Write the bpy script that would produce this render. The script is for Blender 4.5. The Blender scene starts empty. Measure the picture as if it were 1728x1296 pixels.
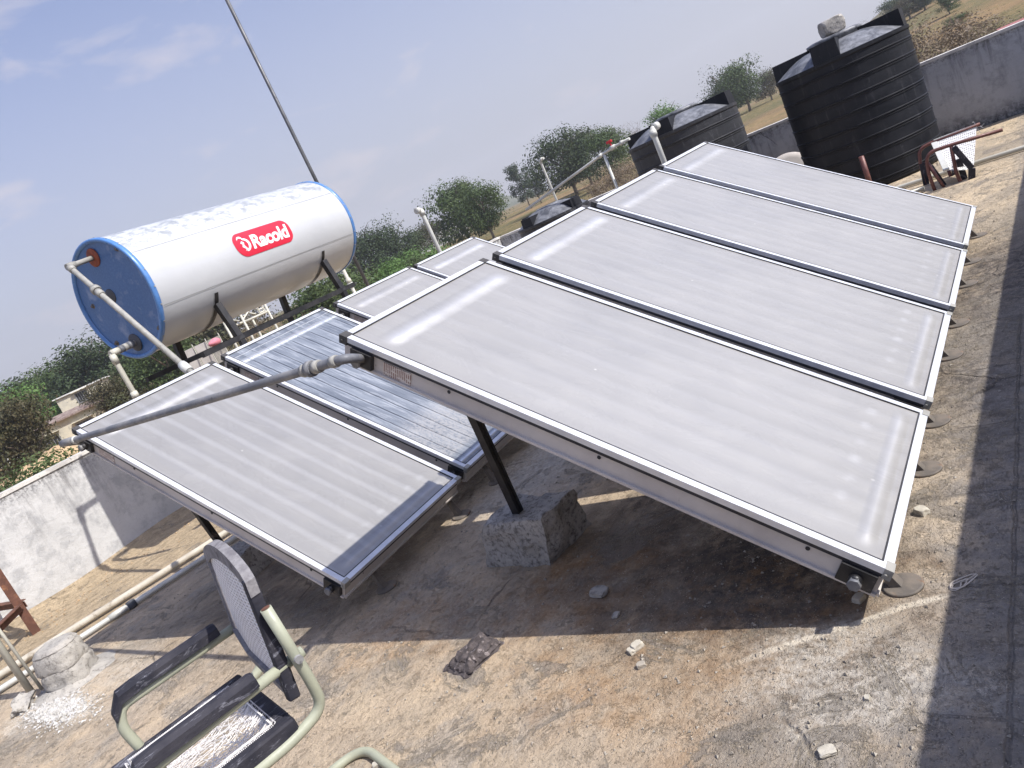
import bpy, bmesh, math, random
import numpy as np
from mathutils import Vector, Matrix, Euler, noise as mnoise

# ------------------------------------------------------------------ camera
S = bpy.context.scene
COL = S.collection
CAMLOC = Vector((-1.8846, -0.6078, 1.4867))
CAMROT = Euler((1.3371, 0.4183, -0.972), 'XYZ')
cam = bpy.data.cameras.new('camera')
cam.sensor_width = 36; cam.lens = 1269.5 / 1728 * 36
cam.clip_start = 0.05; cam.clip_end = 6000
camo = bpy.data.objects.new('camera', cam); COL.objects.link(camo)
camo.location = CAMLOC; camo.rotation_euler = CAMROT
S.camera = camo

# ------------------------------------------------------------------ sky, sun
SUNV = Vector((0.15, -0.87, 1.0)).normalized()
W = bpy.data.worlds.new('World'); S.world = W; W.use_nodes = True
wt = W.node_tree; wt.nodes.clear()
def wn(t, **k):
    n = wt.nodes.new(t)
    for a, b in k.items(): setattr(n, a, b)
    return n
sky = wn('ShaderNodeTexSky', sky_type='NISHITA', sun_disc=False, sun_elevation=math.asin(SUNV.z),
         sun_rotation=math.atan2(SUNV.x, SUNV.y), altitude=300, air_density=1.0, dust_density=3.5, ozone_density=3.0)
tc = wn('ShaderNodeTexCoord')
mp = wn('ShaderNodeMapping'); mp.inputs['Scale'].default_value = (1, 1, 2.6)
wt.links.new(tc.outputs['Generated'], mp.inputs[0])
nz = wn('ShaderNodeTexNoise'); nz.inputs['Scale'].default_value = 5.2; nz.inputs['Detail'].default_value = 6; nz.inputs['Roughness'].default_value = 0.55
nz.inputs['Distortion'].default_value = 0.3
wt.links.new(mp.outputs[0], nz.inputs['Vector'])
mr = wn('ShaderNodeMapRange'); mr.inputs[1].default_value = 0.54; mr.inputs[2].default_value = 0.72; mr.inputs[4].default_value = 0.75
wt.links.new(nz.outputs[0], mr.inputs[0])
tint = wn('ShaderNodeMix', data_type='RGBA', blend_type='MULTIPLY'); tint.inputs[0].default_value = 1
tint.inputs[7].default_value = (0.52, 0.57, 0.74, 1)
wt.links.new(sky.outputs[0], tint.inputs[6])
veil = wn('ShaderNodeMix', data_type='RGBA'); veil.inputs[7].default_value = (2.42, 2.40, 2.62, 1)
sz = wn('ShaderNodeSeparateXYZ'); wt.links.new(tc.outputs['Generated'], sz.inputs[0])
vg = wn('ShaderNodeMapRange'); vg.interpolation_type = 'SMOOTHSTEP'; wt.links.new(sz.outputs[2], vg.inputs[0])
vg.inputs[1].default_value = -0.05; vg.inputs[2].default_value = 0.62; vg.inputs[3].default_value = 0.90; vg.inputs[4].default_value = 0.06
wt.links.new(vg.outputs[0], veil.inputs[0])
wt.links.new(tint.outputs[2], veil.inputs[6])
mx = wn('ShaderNodeMix', data_type='RGBA'); mx.inputs[7].default_value = (3.0, 2.78, 2.95, 1)
wt.links.new(mr.outputs[0], mx.inputs[0]); wt.links.new(veil.outputs[2], mx.inputs[6])
bg = wn('ShaderNodeBackground'); bg.inputs[1].default_value = 0.15
wt.links.new(mx.outputs[2], bg.inputs[0])
wo = wn('ShaderNodeOutputWorld'); wt.links.new(bg.outputs[0], wo.inputs[0])
sl = bpy.data.lights.new('sun', 'SUN'); sl.energy = 3.4; sl.angle = math.radians(0.55); sl.color = (1, 0.962, 0.905)
so = bpy.data.objects.new('sun', sl); COL.objects.link(so); so.rotation_euler = SUNV.to_track_quat('Z', 'Y').to_euler()
so.location = (0, 0, 30)
S.view_settings.view_transform = 'Standard'; S.view_settings.look = 'None'
S.view_settings.exposure = 0.86; S.view_settings.gamma = 1
S.cycles.max_bounces = 6; S.cycles.volume_bounces = 0

random.seed(7)
R = random.Random(11)
PI = math.pi
rad = math.radians

# ------------------------------------------------------------------ node materials
class N:
    def __init__(s, name):
        s.m = bpy.data.materials.new(name); s.m.use_nodes = True
        s.t = s.m.node_tree; s.t.nodes.clear()
        s.out = s.t.nodes.new('ShaderNodeOutputMaterial')
        s.b = s.t.nodes.new('ShaderNodeBsdfPrincipled')
        s.t.links.new(s.b.outputs[0], s.out.inputs[0])
        s.c = s.t.nodes.new('ShaderNodeTexCoord').outputs['Object']
    def L(s, a, b):
        if isinstance(a, (int, float)): b.default_value = a
        elif isinstance(a, (tuple, list)):
            b.default_value = tuple(a) + ((1,) if len(a) == 3 and b.type == 'RGBA' else ())
        else: s.t.links.new(a, b)
    def map(s, scale=(1, 1, 1), loc=(0, 0, 0), rot=(0, 0, 0), v=None):
        n = s.t.nodes.new('ShaderNodeMapping'); s.L(v or s.c, n.inputs[0])
        n.inputs['Scale'].default_value = scale; n.inputs['Location'].default_value = loc; n.inputs['Rotation'].default_value = rot
        return n.outputs[0]
    def noise(s, scale, detail=4, rough=0.55, v=None, dist=0, col=False):
        n = s.t.nodes.new('ShaderNodeTexNoise'); s.L(v or s.c, n.inputs['Vector'])
        n.inputs['Scale'].default_value = scale; n.inputs['Detail'].default_value = detail
        n.inputs['Roughness'].default_value = rough; n.inputs['Distortion'].default_value = dist
        return n.outputs[1 if col else 0]
    def vor(s, scale, v=None, feature='F1', out=0, rnd=1):
        n = s.t.nodes.new('ShaderNodeTexVoronoi'); n.feature = feature; s.L(v or s.c, n.inputs['Vector'])
        n.inputs['Scale'].default_value = scale; n.inputs['Randomness'].default_value = rnd
        return n.outputs[out]
    def wave(s, scale, v=None, dist=0, detail=2, direction='X'):
        n = s.t.nodes.new('ShaderNodeTexWave'); s.L(v or s.c, n.inputs['Vector']); n.bands_direction = direction
        n.inputs['Scale'].default_value = scale; n.inputs['Distortion'].default_value = dist; n.inputs['Detail'].default_value = detail
        return n.outputs[1]
    def rng(s, x, a, b, c=0, d=1, smooth=False):
        n = s.t.nodes.new('ShaderNodeMapRange')
        if smooth: n.interpolation_type = 'SMOOTHSTEP'
        s.L(x, n.inputs[0])
        for i, q in enumerate((a, b, c, d)): n.inputs[i + 1].default_value = q
        return n.outputs[0]
    def mix(s, f, a, b, mode='MIX'):
        n = s.t.nodes.new('ShaderNodeMix'); n.data_type = 'RGBA'; n.blend_type = mode
        s.L(f, n.inputs[0]); s.L(a, n.inputs[6]); s.L(b, n.inputs[7]); return n.outputs[2]
    def math(s, op, a, b=0.0, c=0.0):
        n = s.t.nodes.new('ShaderNodeMath'); n.operation = op; s.L(a, n.inputs[0]); s.L(b, n.inputs[1]); s.L(c, n.inputs[2]); return n.outputs[0]
    def sep(s, v=None):
        n = s.t.nodes.new('ShaderNodeSeparateXYZ'); s.L(v or s.c, n.inputs[0]); return n.outputs
    def bump(s, h, dist, strength=1, nrm=None):
        n = s.t.nodes.new('ShaderNodeBump'); s.L(h, n.inputs['Height']); n.inputs['Distance'].default_value = dist
        n.inputs['Strength'].default_value = strength
        if nrm: s.L(nrm, n.inputs['Normal'])
        return n.outputs[0]
    def set(s, **k):
        nm = dict(col='Base Color', rough='Roughness', metal='Metallic', nrm='Normal', coat='Coat Weight', crough='Coat Roughness',
                  spec='Specular IOR Level', trans='Transmission Weight', alpha='Alpha', sheen='Sheen Weight', ior='IOR')
        for a, v in k.items(): s.L(v, s.b.inputs[nm[a]])
        return s.m

def worn(name, c1, c2, rough=0.6, metal=0.0, scale=6, spot=None, bump=0.002, bscale=60, lo=0.42, hi=0.62, coat=0.0, spot_lo=0.6, spot_hi=0.68, sscale=14):
    """two tones through noise, optional third tone in spots, fine bump"""
    n = N(name)
    c = n.mix(n.rng(n.noise(scale, 6, 0.6), lo, hi), c1, c2)
    if spot: c = n.mix(n.rng(n.noise(sscale, 6, 0.65, dist=0.4), spot_lo, spot_hi), c, spot)
    r = n.rng(n.noise(scale * 2.3, 4), 0.3, 0.7, max(rough - 0.12, 0.05), min(rough + 0.12, 1))
    return n.set(col=c, rough=r, metal=metal, coat=coat, nrm=n.bump(n.noise(bscale, 6, 0.6), bump))

# ------------------------------------------------------------------ mesh helpers
class MB:
    def __init__(s): s.bm = bmesh.new()
    def box(s, c, size, rot=None, bevel=0):
        r = bmesh.ops.create_cube(s.bm, size=1)['verts']
        for v in r: v.co = Vector((v.co.x * size[0], v.co.y * size[1], v.co.z * size[2]))
        if bevel:
            ed = list({e for v in r for e in v.link_edges})
            o = bmesh.ops.bevel(s.bm, geom=ed, offset=bevel, segments=1, affect='EDGES', profile=0.5)
            r = list({v for f in o['faces'] for v in f.verts} | {v for v in r if v.is_valid})
        M = (rot.to_matrix().to_4x4() if isinstance(rot, Euler) else (rot.to_4x4() if rot is not None else Matrix.Identity(4)))
        for v in r: v.co = M @ v.co + Vector(c)
        return s
    def bar(s, p0, p1, w, h, up=(0, 0, 1), bevel=0):
        p0 = Vector(p0); p1 = Vector(p1); d = p1 - p0; L = d.length; x = d.normalized()
        u = Vector(up); y = u.cross(x)
        if y.length < 1e-4: y = Vector((0, 1, 0)).cross(x)
        y.normalize(); z = x.cross(y)
        return s.box((p0 + p1) / 2, (L, w, h), Matrix((x, y, z)).transposed(), bevel)
    def tube(s, pts, r, seg=12, caps=True, radii=None, closed=False):
        pts = [Vector(p) for p in pts]; n = len(pts); rings = []
        t0 = (pts[1] - pts[0]).normalized()
        a = t0.orthogonal().normalized()
        for i, p in enumerate(pts):
            if i == 0: t = t0
            elif i == n - 1: t = (pts[-1] - pts[-2]).normalized()
            else: t = ((pts[i + 1] - p).normalized() + (p - pts[i - 1]).normalized()); t = t.normalized() if t.length > 1e-6 else (pts[i + 1] - p).normalized()
            a = (a - t * a.dot(t)); a = a.normalized() if a.length > 1e-6 else t.orthogonal().normalized()
            b = t.cross(a); rr = radii[i] if radii else r
            rings.append([s.bm.verts.new(p + (a * math.cos(k * 2 * PI / seg) + b * math.sin(k * 2 * PI / seg)) * rr) for k in range(seg)])
        for i in range(n - 1):
            for k in range(seg):
                f = s.bm.faces.new((rings[i][k], rings[i][(k + 1) % seg], rings[i + 1][(k + 1) % seg], rings[i + 1][k])); f.smooth = seg > 5
        if caps: s.bm.faces.new(rings[0][::-1]); s.bm.faces.new(rings[-1])
        return s
    def lathe(s, prof, origin=(0, 0, 0), axis=(0, 0, 1), seg=48, cap0=True, cap1=True, smooth=True):
        """prof: list of (radius, height)"""
        z = Vector(axis).normalized(); x = z.orthogonal().normalized(); y = z.cross(x); o = Vector(origin); rings = []
        for rr, h in prof:
            rings.append([s.bm.verts.new(o + z * h + (x * math.cos(k * 2 * PI / seg) + y * math.sin(k * 2 * PI / seg)) * max(rr, 1e-4)) for k in range(seg)])
        for i in range(len(prof) - 1):
            for k in range(seg):
                f = s.bm.faces.new((rings[i][k], rings[i][(k + 1) % seg], rings[i + 1][(k + 1) % seg], rings[i + 1][k])); f.smooth = smooth
        if cap0: s.bm.faces.new(rings[0][::-1])
        if cap1: s.bm.faces.new(rings[-1])
        return s
    def poly(s, pts, thick=None):
        vs = [s.bm.verts.new(p) for p in pts]; f = s.bm.faces.new(vs)
        if thick is not None:
            t = Vector(thick); ws = [s.bm.verts.new(Vector(p) + t) for p in pts]
            s.bm.faces.new(ws[::-1]); n = len(vs)
            for i in range(n): s.bm.faces.new((vs[(i + 1) % n], vs[i], ws[i], ws[(i + 1) % n]))
        return s
    def grid(s, fn, nu, nv, smooth=True):
        g = [[s.bm.verts.new(fn(i / nu, j / nv)) for j in range(nv + 1)] for i in range(nu + 1)]
        for i in range(nu):
            for j in range(nv):
                f = s.bm.faces.new((g[i][j], g[i + 1][j], g[i + 1][j + 1], g[i][j + 1])); f.smooth = smooth
        return s
    def build(s, name, mat, parent=None, sharp=None):
        me = bpy.data.meshes.new(name)
        bmesh.ops.recalc_face_normals(s.bm, faces=s.bm.faces)
        if sharp:
            for e in s.bm.edges:
                if len(e.link_faces) == 2 and e.calc_face_angle(0) > rad(sharp): e.smooth = False
        s.bm.to_mesh(me); s.bm.free(); me.materials.append(mat)
        o = bpy.data.objects.new(name, me); COL.objects.link(o)
        if parent: o.parent = parent
        return o

def arc(c, r, a0, a1, ux, uy, n=8):
    c = Vector(c); ux = Vector(ux); uy = Vector(uy)
    return [c + (ux * math.cos(a0 + (a1 - a0) * i / n) + uy * math.sin(a0 + (a1 - a0) * i / n)) * r for i in range(n + 1)]
def fillet(pts, r, n=6):
    """round the corners of a polyline"""
    pts = [Vector(p) for p in pts]; out = [pts[0]]
    for i in range(1, len(pts) - 1):
        p = pts[i]; a = pts[i - 1] - p; b = pts[i + 1] - p
        k = min(r, a.length * 0.48, b.length * 0.48); A = p + a.normalized() * k; B = p + b.normalized() * k
        for j in range(n + 1):
            t = j / n; out.append(A * (1 - t) ** 2 + p * 2 * t * (1 - t) + B * t ** 2)
    out.append(pts[-1]); return out
def tag(o, label=None, cat=None, group=None, kind=None):
    if label: o['label'] = label
    if cat: o['category'] = cat
    if group: o['group'] = group
    if kind: o['kind'] = kind
    return o
def thing(name, label, cat, loc=(0, 0, 0), rot=(0, 0, 0), group=None):
    o = bpy.data.objects.new(name, None); COL.objects.link(o); o.location = loc; o.rotation_euler = rot; o.empty_display_size = 0.1
    return tag(o, label, cat, group)
def struct(o): o['kind'] = 'structure'; return o
def kids(o): return [c for c in COL.objects if c.parent == o]
def copy_tree(o, parent=None):
    c = o.copy(); COL.objects.link(c); c.parent = parent
    for ch in kids(o): copy_tree(ch, c)
    return c
def ray(px, py):
    """direction of the sight line through a pixel of the 1728 x 1296 photograph"""
    return CAMROT.to_matrix() @ Vector(((px - 864) / 1269.5, (648 - py) / 1269.5, -1))
def at(px, py, D):
    d = ray(px, py); return CAMLOC + d * (D / math.hypot(d.x, d.y))

# ------------------------------------------------------------------ materials
M = {}
# roof floor ------------------------------------------------------------
def floor_material():
    n = N('weathered roof concrete'); X, Y, Z = n.sep()
    warp = n.noise(1.7, 5, 0.6); warp2 = n.noise(5.5, 5, 0.62)
    wx = n.math('ADD', X, n.math('MULTIPLY', n.math('SUBTRACT', warp, 0.5), 1.1))
    wy = n.math('ADD', Y, n.math('MULTIPLY', n.math('SUBTRACT', warp2, 0.5), 0.7))
    def blob(cx, cy, rx, ry, soft=0.5):
        a = n.math('DIVIDE', n.math('SUBTRACT', wx, cx), rx); b = n.math('DIVIDE', n.math('SUBTRACT', wy, cy), ry)
        d = n.math('SQRT', n.math('ADD', n.math('MULTIPLY', a, a), n.math('MULTIPLY', b, b)))
        return n.rng(d, 1 - soft, 1 + soft, 1, 0, True)
    big = n.noise(1.1, 6, 0.6); mid = n.noise(7, 7, 0.65); fine = n.noise(85, 8, 0.75); med = n.noise(28, 6, 0.7)
    c = n.mix(n.rng(mid, 0.4, 0.62), (0.40, 0.33, 0.25), (0.48, 0.40, 0.30))
    c = n.mix(n.rng(big, 0.42, 0.6), c, (0.36, 0.31, 0.25))
    # grey bare cement showing through
    c = n.mix(n.math('MULTIPLY', n.rng(n.noise(2.6, 7, 0.68, dist=0.4), 0.52, 0.6), 0.6), c, (0.28, 0.262, 0.24))
    # orange and rusty damp stains
    ofac = n.math('MAXIMUM', blob(-0.22, 0.75, 0.38, 0.55), n.math('MAXIMUM', blob(0.2, 1.3, 0.4, 0.35), blob(-0.05, 2.0, 0.3, 0.4)))
    c = n.mix(n.math('MULTIPLY', ofac, n.rng(mid, 0.38, 0.6, 0.0, 0.6)), c, (0.30, 0.18, 0.09))
    # darker ground below the collectors; sooty along the right side, wet by the low edge
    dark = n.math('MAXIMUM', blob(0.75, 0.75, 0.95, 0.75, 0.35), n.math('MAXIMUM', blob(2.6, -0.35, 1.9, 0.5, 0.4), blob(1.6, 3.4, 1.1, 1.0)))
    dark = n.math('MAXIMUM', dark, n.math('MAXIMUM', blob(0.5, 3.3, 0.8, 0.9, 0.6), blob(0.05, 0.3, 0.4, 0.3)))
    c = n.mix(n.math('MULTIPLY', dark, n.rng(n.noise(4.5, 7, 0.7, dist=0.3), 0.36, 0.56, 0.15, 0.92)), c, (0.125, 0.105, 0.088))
    of2 = n.math('MAXIMUM', blob(0.12, 0.42, 0.28, 0.4, 0.5), blob(0.25, 1.25, 0.2, 0.3, 0.6))
    c = n.mix(n.math('MULTIPLY', of2, n.rng(n.noise(6, 6, 0.7), 0.42, 0.6, 0, 0.7)), c, (0.22, 0.13, 0.06))
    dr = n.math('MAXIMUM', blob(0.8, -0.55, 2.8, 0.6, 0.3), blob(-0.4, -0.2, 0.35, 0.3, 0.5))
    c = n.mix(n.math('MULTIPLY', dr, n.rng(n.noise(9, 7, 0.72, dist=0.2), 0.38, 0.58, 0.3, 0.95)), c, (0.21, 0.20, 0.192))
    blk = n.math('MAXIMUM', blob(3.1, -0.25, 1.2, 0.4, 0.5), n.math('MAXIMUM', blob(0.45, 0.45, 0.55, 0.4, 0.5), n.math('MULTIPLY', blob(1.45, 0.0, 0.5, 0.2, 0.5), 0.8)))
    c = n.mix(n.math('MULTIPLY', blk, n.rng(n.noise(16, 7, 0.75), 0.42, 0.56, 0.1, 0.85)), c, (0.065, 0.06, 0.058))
    # pale cement wash between the rows, lime near the post
    pale = n.math('MAXIMUM', blob(1.65, 2.2, 0.75, 0.42, 0.5), blob(-0.25, 0.1, 0.16, 0.3, 0.7))
    c = n.mix(n.math('MULTIPLY', pale, n.rng(n.noise(38, 6, 0.7), 0.4, 0.6, 0.2, 0.85)), c, (0.50, 0.48, 0.44))
    lime = n.math('MAXIMUM', blob(-0.80, 4.30, 0.14, 0.42, 0.5), n.math('MULTIPLY', blob(-0.4, 4.1, 0.22, 0.5, 0.7), 0.5))
    c = n.mix(n.math('MULTIPLY', lime, n.rng(n.noise(24, 6, 0.75), 0.4, 0.52, 0.0, 0.9)), c, (0.52, 0.50, 0.46))
    # pale sandy belt on the far right with long streaks
    st = n.noise(2.2, 7, 0.7, v=n.map((0.55, 7.0, 1), rot=(0, 0, 0.06)))
    far = n.math('MULTIPLY', n.rng(X, 3.3, 4.6, 0, 1, True), n.rng(st, 0.36, 0.52, 0.45, 0.95))
    c = n.mix(far, c, (0.46, 0.385, 0.28))
    farg = n.math('MULTIPLY', n.math('MULTIPLY', n.rng(X, 3.6, 5, 0, 1, True), n.rng(Y, -0.05, -0.35, 0, 1, True)), n.rng(st, 0.42, 0.55, 0.2, 0.9))
    c = n.mix(farg, c, (0.21, 0.20, 0.195))
    c = n.mix(n.math('MULTIPLY', n.rng(n.noise(0.75, 7, 0.68, dist=0.6), 0.5, 0.58), 0.55), c, (0.20, 0.185, 0.165))
    # paler tan strip right beside the drip line
    c = n.mix(n.math('MULTIPLY', blob(0.7, -0.02, 0.55, 0.13, 0.6), n.rng(mid, 0.4, 0.6, 0.1, 0.75)), c, (0.50, 0.43, 0.34))
    # sand blown against the left parapet
    sand = n.math('MULTIPLY', n.rng(n.math('ADD', Y, n.math('MULTIPLY', n.math('SUBTRACT', warp, 0.5), 0.9)), 5.3, 5.6, 0, 1, True), 0.9)
    sc = n.mix(n.rng(n.noise(4.2, 8, 0.72, v=n.map((1.2, 2.6, 1)), dist=0.5), 0.4, 0.62), (0.38, 0.31, 0.215), (0.25, 0.205, 0.145))
    c = n.mix(sand, c, sc)
    # chalk-like drag line
    lx = n.math('SUBTRACT', Y, n.math('ADD', 0.06, n.math('MULTIPLY', n.math('SUBTRACT', 0.03, X), 1.75)))
    lw = n.math('ABSOLUTE', n.math('ADD', lx, n.math('MULTIPLY', n.math('SUBTRACT', warp2, 0.5), 0.12)))
    ln = n.math('MULTIPLY', n.rng(lw, 0.012, 0.035, 1, 0, True), n.math('MULTIPLY', n.rng(X, -0.24, -0.12, 0, 1), n.rng(X, 0.09, 0.12, 1, 0)))
    c = n.mix(n.math('MULTIPLY', ln, n.rng(med, 0.35, 0.6, 0.35, 0.9)), c, (0.62, 0.58, 0.50))
    # construction joints of the screed (right side)
    def line(src, pos, w): return n.rng(n.math('ABSOLUTE', n.math('SUBTRACT', n.math('ADD', src, n.math('MULTIPLY', n.math('SUBTRACT', warp2, 0.5), 0.03)), pos)), w * 0.5, w * 1.3, 1, 0)
    j = n.math('MULTIPLY', line(Y, -0.245, 0.006), n.rng(X, 2.4, 2.2, 0, 1))
    for p in (-0.35, 0.185, 0.65, 1.15, 1.7, 2.3):
        j = n.math('MAXIMUM', j, n.math('MULTIPLY', line(X, p, 0.005), n.rng(Y, -0.02, -0.08, 0, 1)))
    c = n.mix(n.math('MULTIPLY', j, 0.28), c, (0.05, 0.047, 0.045))
    # cracks
    cr = n.vor(1.15, v=n.mix(0.12, n.c, n.noise(4, 5, 0.6, col=True)), feature='DISTANCE_TO_EDGE')
    crm = n.math('MULTIPLY', n.rng(cr, 0.002, 0.008, 1, 0), n.rng(n.noise(0.9, 3), 0.52, 0.6))
    c = n.mix(n.math('MULTIPLY', crm, 0.55), c, (0.05, 0.043, 0.038))
    nb_ = n.noise(2.7, 10, 0.74, dist=0.9)
    c = n.mix(n.rng(nb_, 0.575, 0.59, 0, 0.6), c, (0.185, 0.172, 0.158))
    c = n.mix(n.rng(n.math('ABSOLUTE', n.math('SUBTRACT', nb_, 0.574)), 0.002, 0.012, 0.55, 0), c, (0.42, 0.37, 0.29))
    # mottling, grains and pits
    c = n.mix(n.rng(med, 0.28, 0.75, 0.0, 0.5), c, n.mix(1.0, c, (0.48, 0.46, 0.44), 'MULTIPLY'))
    flake = n.rng(n.noise(13, 8, 0.8, dist=0.5), 0.56, 0.6)
    c = n.mix(n.math('MULTIPLY', flake, 0.5), c, n.mix(1.0, c, (1.5, 1.47, 1.42), 'MULTIPLY'))
    pits = n.rng(n.noise(55, 6, 0.8), 0.6, 0.67)
    c = n.mix(n.math('MULTIPLY', pits, 0.62), c, n.mix(1.0, c, (0.3, 0.28, 0.26), 'MULTIPLY'))
    gr = n.vor(120); grm = n.rng(gr, 0.16, 0.28, 1, 0)
    sel = n.rng(n.noise(30, 3), 0.5, 0.6)
    c = n.mix(n.math('MULTIPLY', n.math('MULTIPLY', grm, sel), 0.6), c, (0.62, 0.57, 0.50))
    c = n.mix(n.rng(fine, 0.3, 0.7, 0, 0.4), c, n.mix(1.0, c, (0.55, 0.53, 0.5), 'MULTIPLY'))
    h = n.math('ADD', n.math('MULTIPLY', n.noise(20, 9, 0.75), 1.0), n.math('ADD', n.math('MULTIPLY', grm, 0.28), n.math('ADD', n.math('MULTIPLY', flake, 0.22), n.rng(nb_, 0.57, 0.585, 0.22, 0))))
    h = n.math('SUBTRACT', h, n.math('ADD', n.math('MULTIPLY', j, 0.4), n.math('ADD', n.math('MULTIPLY', crm, 0.5), n.math('MULTIPLY', pits, 0.25))))
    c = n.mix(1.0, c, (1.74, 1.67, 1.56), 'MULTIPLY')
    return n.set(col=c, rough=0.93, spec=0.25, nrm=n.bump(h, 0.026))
M['floor'] = floor_material()

def plaster(name, base, stain, dark, top_z, stain_amt, base_dark, streak_rot=0.0):
    n = N(name); X, Y, Z = n.sep()
    a = n.noise(1.6, 7, 0.65); b = n.noise(7, 7, 0.7); drip = n.noise(3.0, 6, 0.7, v=n.map((3.2, 3.2, 0.35)))
    c = n.mix(n.rng(a, 0.42, 0.62), base, tuple(k * 0.86 for k in base))
    c = n.mix(n.math('MULTIPLY', n.rng(b, 0.48, 0.62), stain_amt), c, stain)
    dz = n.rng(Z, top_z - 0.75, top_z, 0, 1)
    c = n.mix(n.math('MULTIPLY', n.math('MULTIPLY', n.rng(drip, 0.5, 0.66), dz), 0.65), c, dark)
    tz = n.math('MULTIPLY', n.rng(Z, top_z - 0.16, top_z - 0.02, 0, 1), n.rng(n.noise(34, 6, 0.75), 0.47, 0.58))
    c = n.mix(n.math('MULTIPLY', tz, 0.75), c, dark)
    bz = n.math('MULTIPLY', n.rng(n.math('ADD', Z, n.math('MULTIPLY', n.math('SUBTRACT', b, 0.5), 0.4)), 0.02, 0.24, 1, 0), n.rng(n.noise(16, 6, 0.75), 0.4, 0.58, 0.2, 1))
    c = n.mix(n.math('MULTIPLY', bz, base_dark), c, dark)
    cr = n.vor(1.3, v=n.mix(0.15, n.c, n.noise(3, 5, 0.6, col=True)), feature='DISTANCE_TO_EDGE')
    crm = n.math('MULTIPLY', n.rng(cr, 0.002, 0.006, 1, 0), n.rng(n.noise(1.3, 3), 0.54, 0.6))
    c = n.mix(n.math('MULTIPLY', crm, 0.8), c, (0.12, 0.11, 0.10))
    sp = n.rng(n.noise(48, 6, 0.75), 0.6, 0.68)
    c = n.mix(n.math('MULTIPLY', sp, 0.3), c, dark)
    patch = n.rng(n.noise(9, 6, 0.7, dist=0.6), 0.66, 0.69)
    c = n.mix(n.math('MULTIPLY', patch, 0.5), c, (0.42, 0.40, 0.37))
    h = n.math('SUBTRACT', n.math('ADD', n.noise(14, 8, 0.7), n.math('MULTIPLY', n.noise(90, 4, 0.7), 0.25)), n.math('ADD', n.math('MULTIPLY', crm, 0.5), n.math('MULTIPLY', patch, 0.3)))
    return n.set(col=c, rough=0.9, spec=0.2, nrm=n.bump(h, 0.01))
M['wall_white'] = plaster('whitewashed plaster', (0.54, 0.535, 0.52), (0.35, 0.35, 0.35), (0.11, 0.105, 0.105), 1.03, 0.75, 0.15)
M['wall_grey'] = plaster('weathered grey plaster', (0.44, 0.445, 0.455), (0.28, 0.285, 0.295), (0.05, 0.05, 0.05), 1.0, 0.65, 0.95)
M['coping'] = worn('parapet coping', (0.62, 0.59, 0.54), (0.45, 0.43, 0.40), 0.9, scale=5, spot=(0.16, 0.15, 0.14), bump=0.004)
M['concrete'] = (lambda n: n.set(
    col=n.mix(n.rng(n.noise(40, 7, 0.75), 0.48, 0.62), n.mix(n.rng(n.noise(6, 6, 0.65), 0.4, 0.6), (0.52, 0.495, 0.46), (0.38, 0.36, 0.335)), (0.18, 0.17, 0.155)),
    rough=0.95, spec=0.2, nrm=n.bump(n.noise(32, 8, 0.75), 0.016)))(N('rough cast concrete'))
M['cement_post'] = (lambda n: n.set(
    col=n.mix(n.rng(n.noise(30, 7, 0.75), 0.52, 0.64), n.mix(n.rng(n.noise(7, 6, 0.65), 0.4, 0.6), (0.47, 0.44, 0.39), (0.36, 0.34, 0.31)), (0.20, 0.185, 0.165)),
    rough=0.95, spec=0.2, nrm=n.bump(n.noise(26, 8, 0.75), 0.012)))(N('pale crumbling cement'))
M['alu'] = worn('dull aluminium', (0.70, 0.71, 0.73), (0.60, 0.61, 0.63), 0.42, 0.35, 9, spot=(0.45, 0.43, 0.40), bump=0.0006, spot_lo=0.66, spot_hi=0.74)
M['casing'] = worn('dusty collector casing', (0.58, 0.54, 0.50), (0.50, 0.46, 0.425), 0.75, 0.1, 5, spot=(0.15, 0.13, 0.11), bump=0.0008, spot_lo=0.66, spot_hi=0.72, sscale=22)
M['gasket'] = worn('black rubber gasket', (0.02, 0.02, 0.024), (0.035, 0.035, 0.04), 0.7)
M['capblack'] = worn('black plastic corner', (0.045, 0.042, 0.04), (0.08, 0.075, 0.07), 0.6, spot=(0.16, 0.15, 0.14))
M['plate'] = (lambda n: n.set(col=n.mix(n.math('MULTIPLY', n.rng(n.wave(36, direction='Y'), 0.35, 0.5), n.rng(n.noise(90, 3, v=n.map((1, 0.25, 1))), 0.45, 0.5)), (0.62, 0.56, 0.50), (0.22, 0.12, 0.10)), rough=0.5))(N('printed name plate'))
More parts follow.
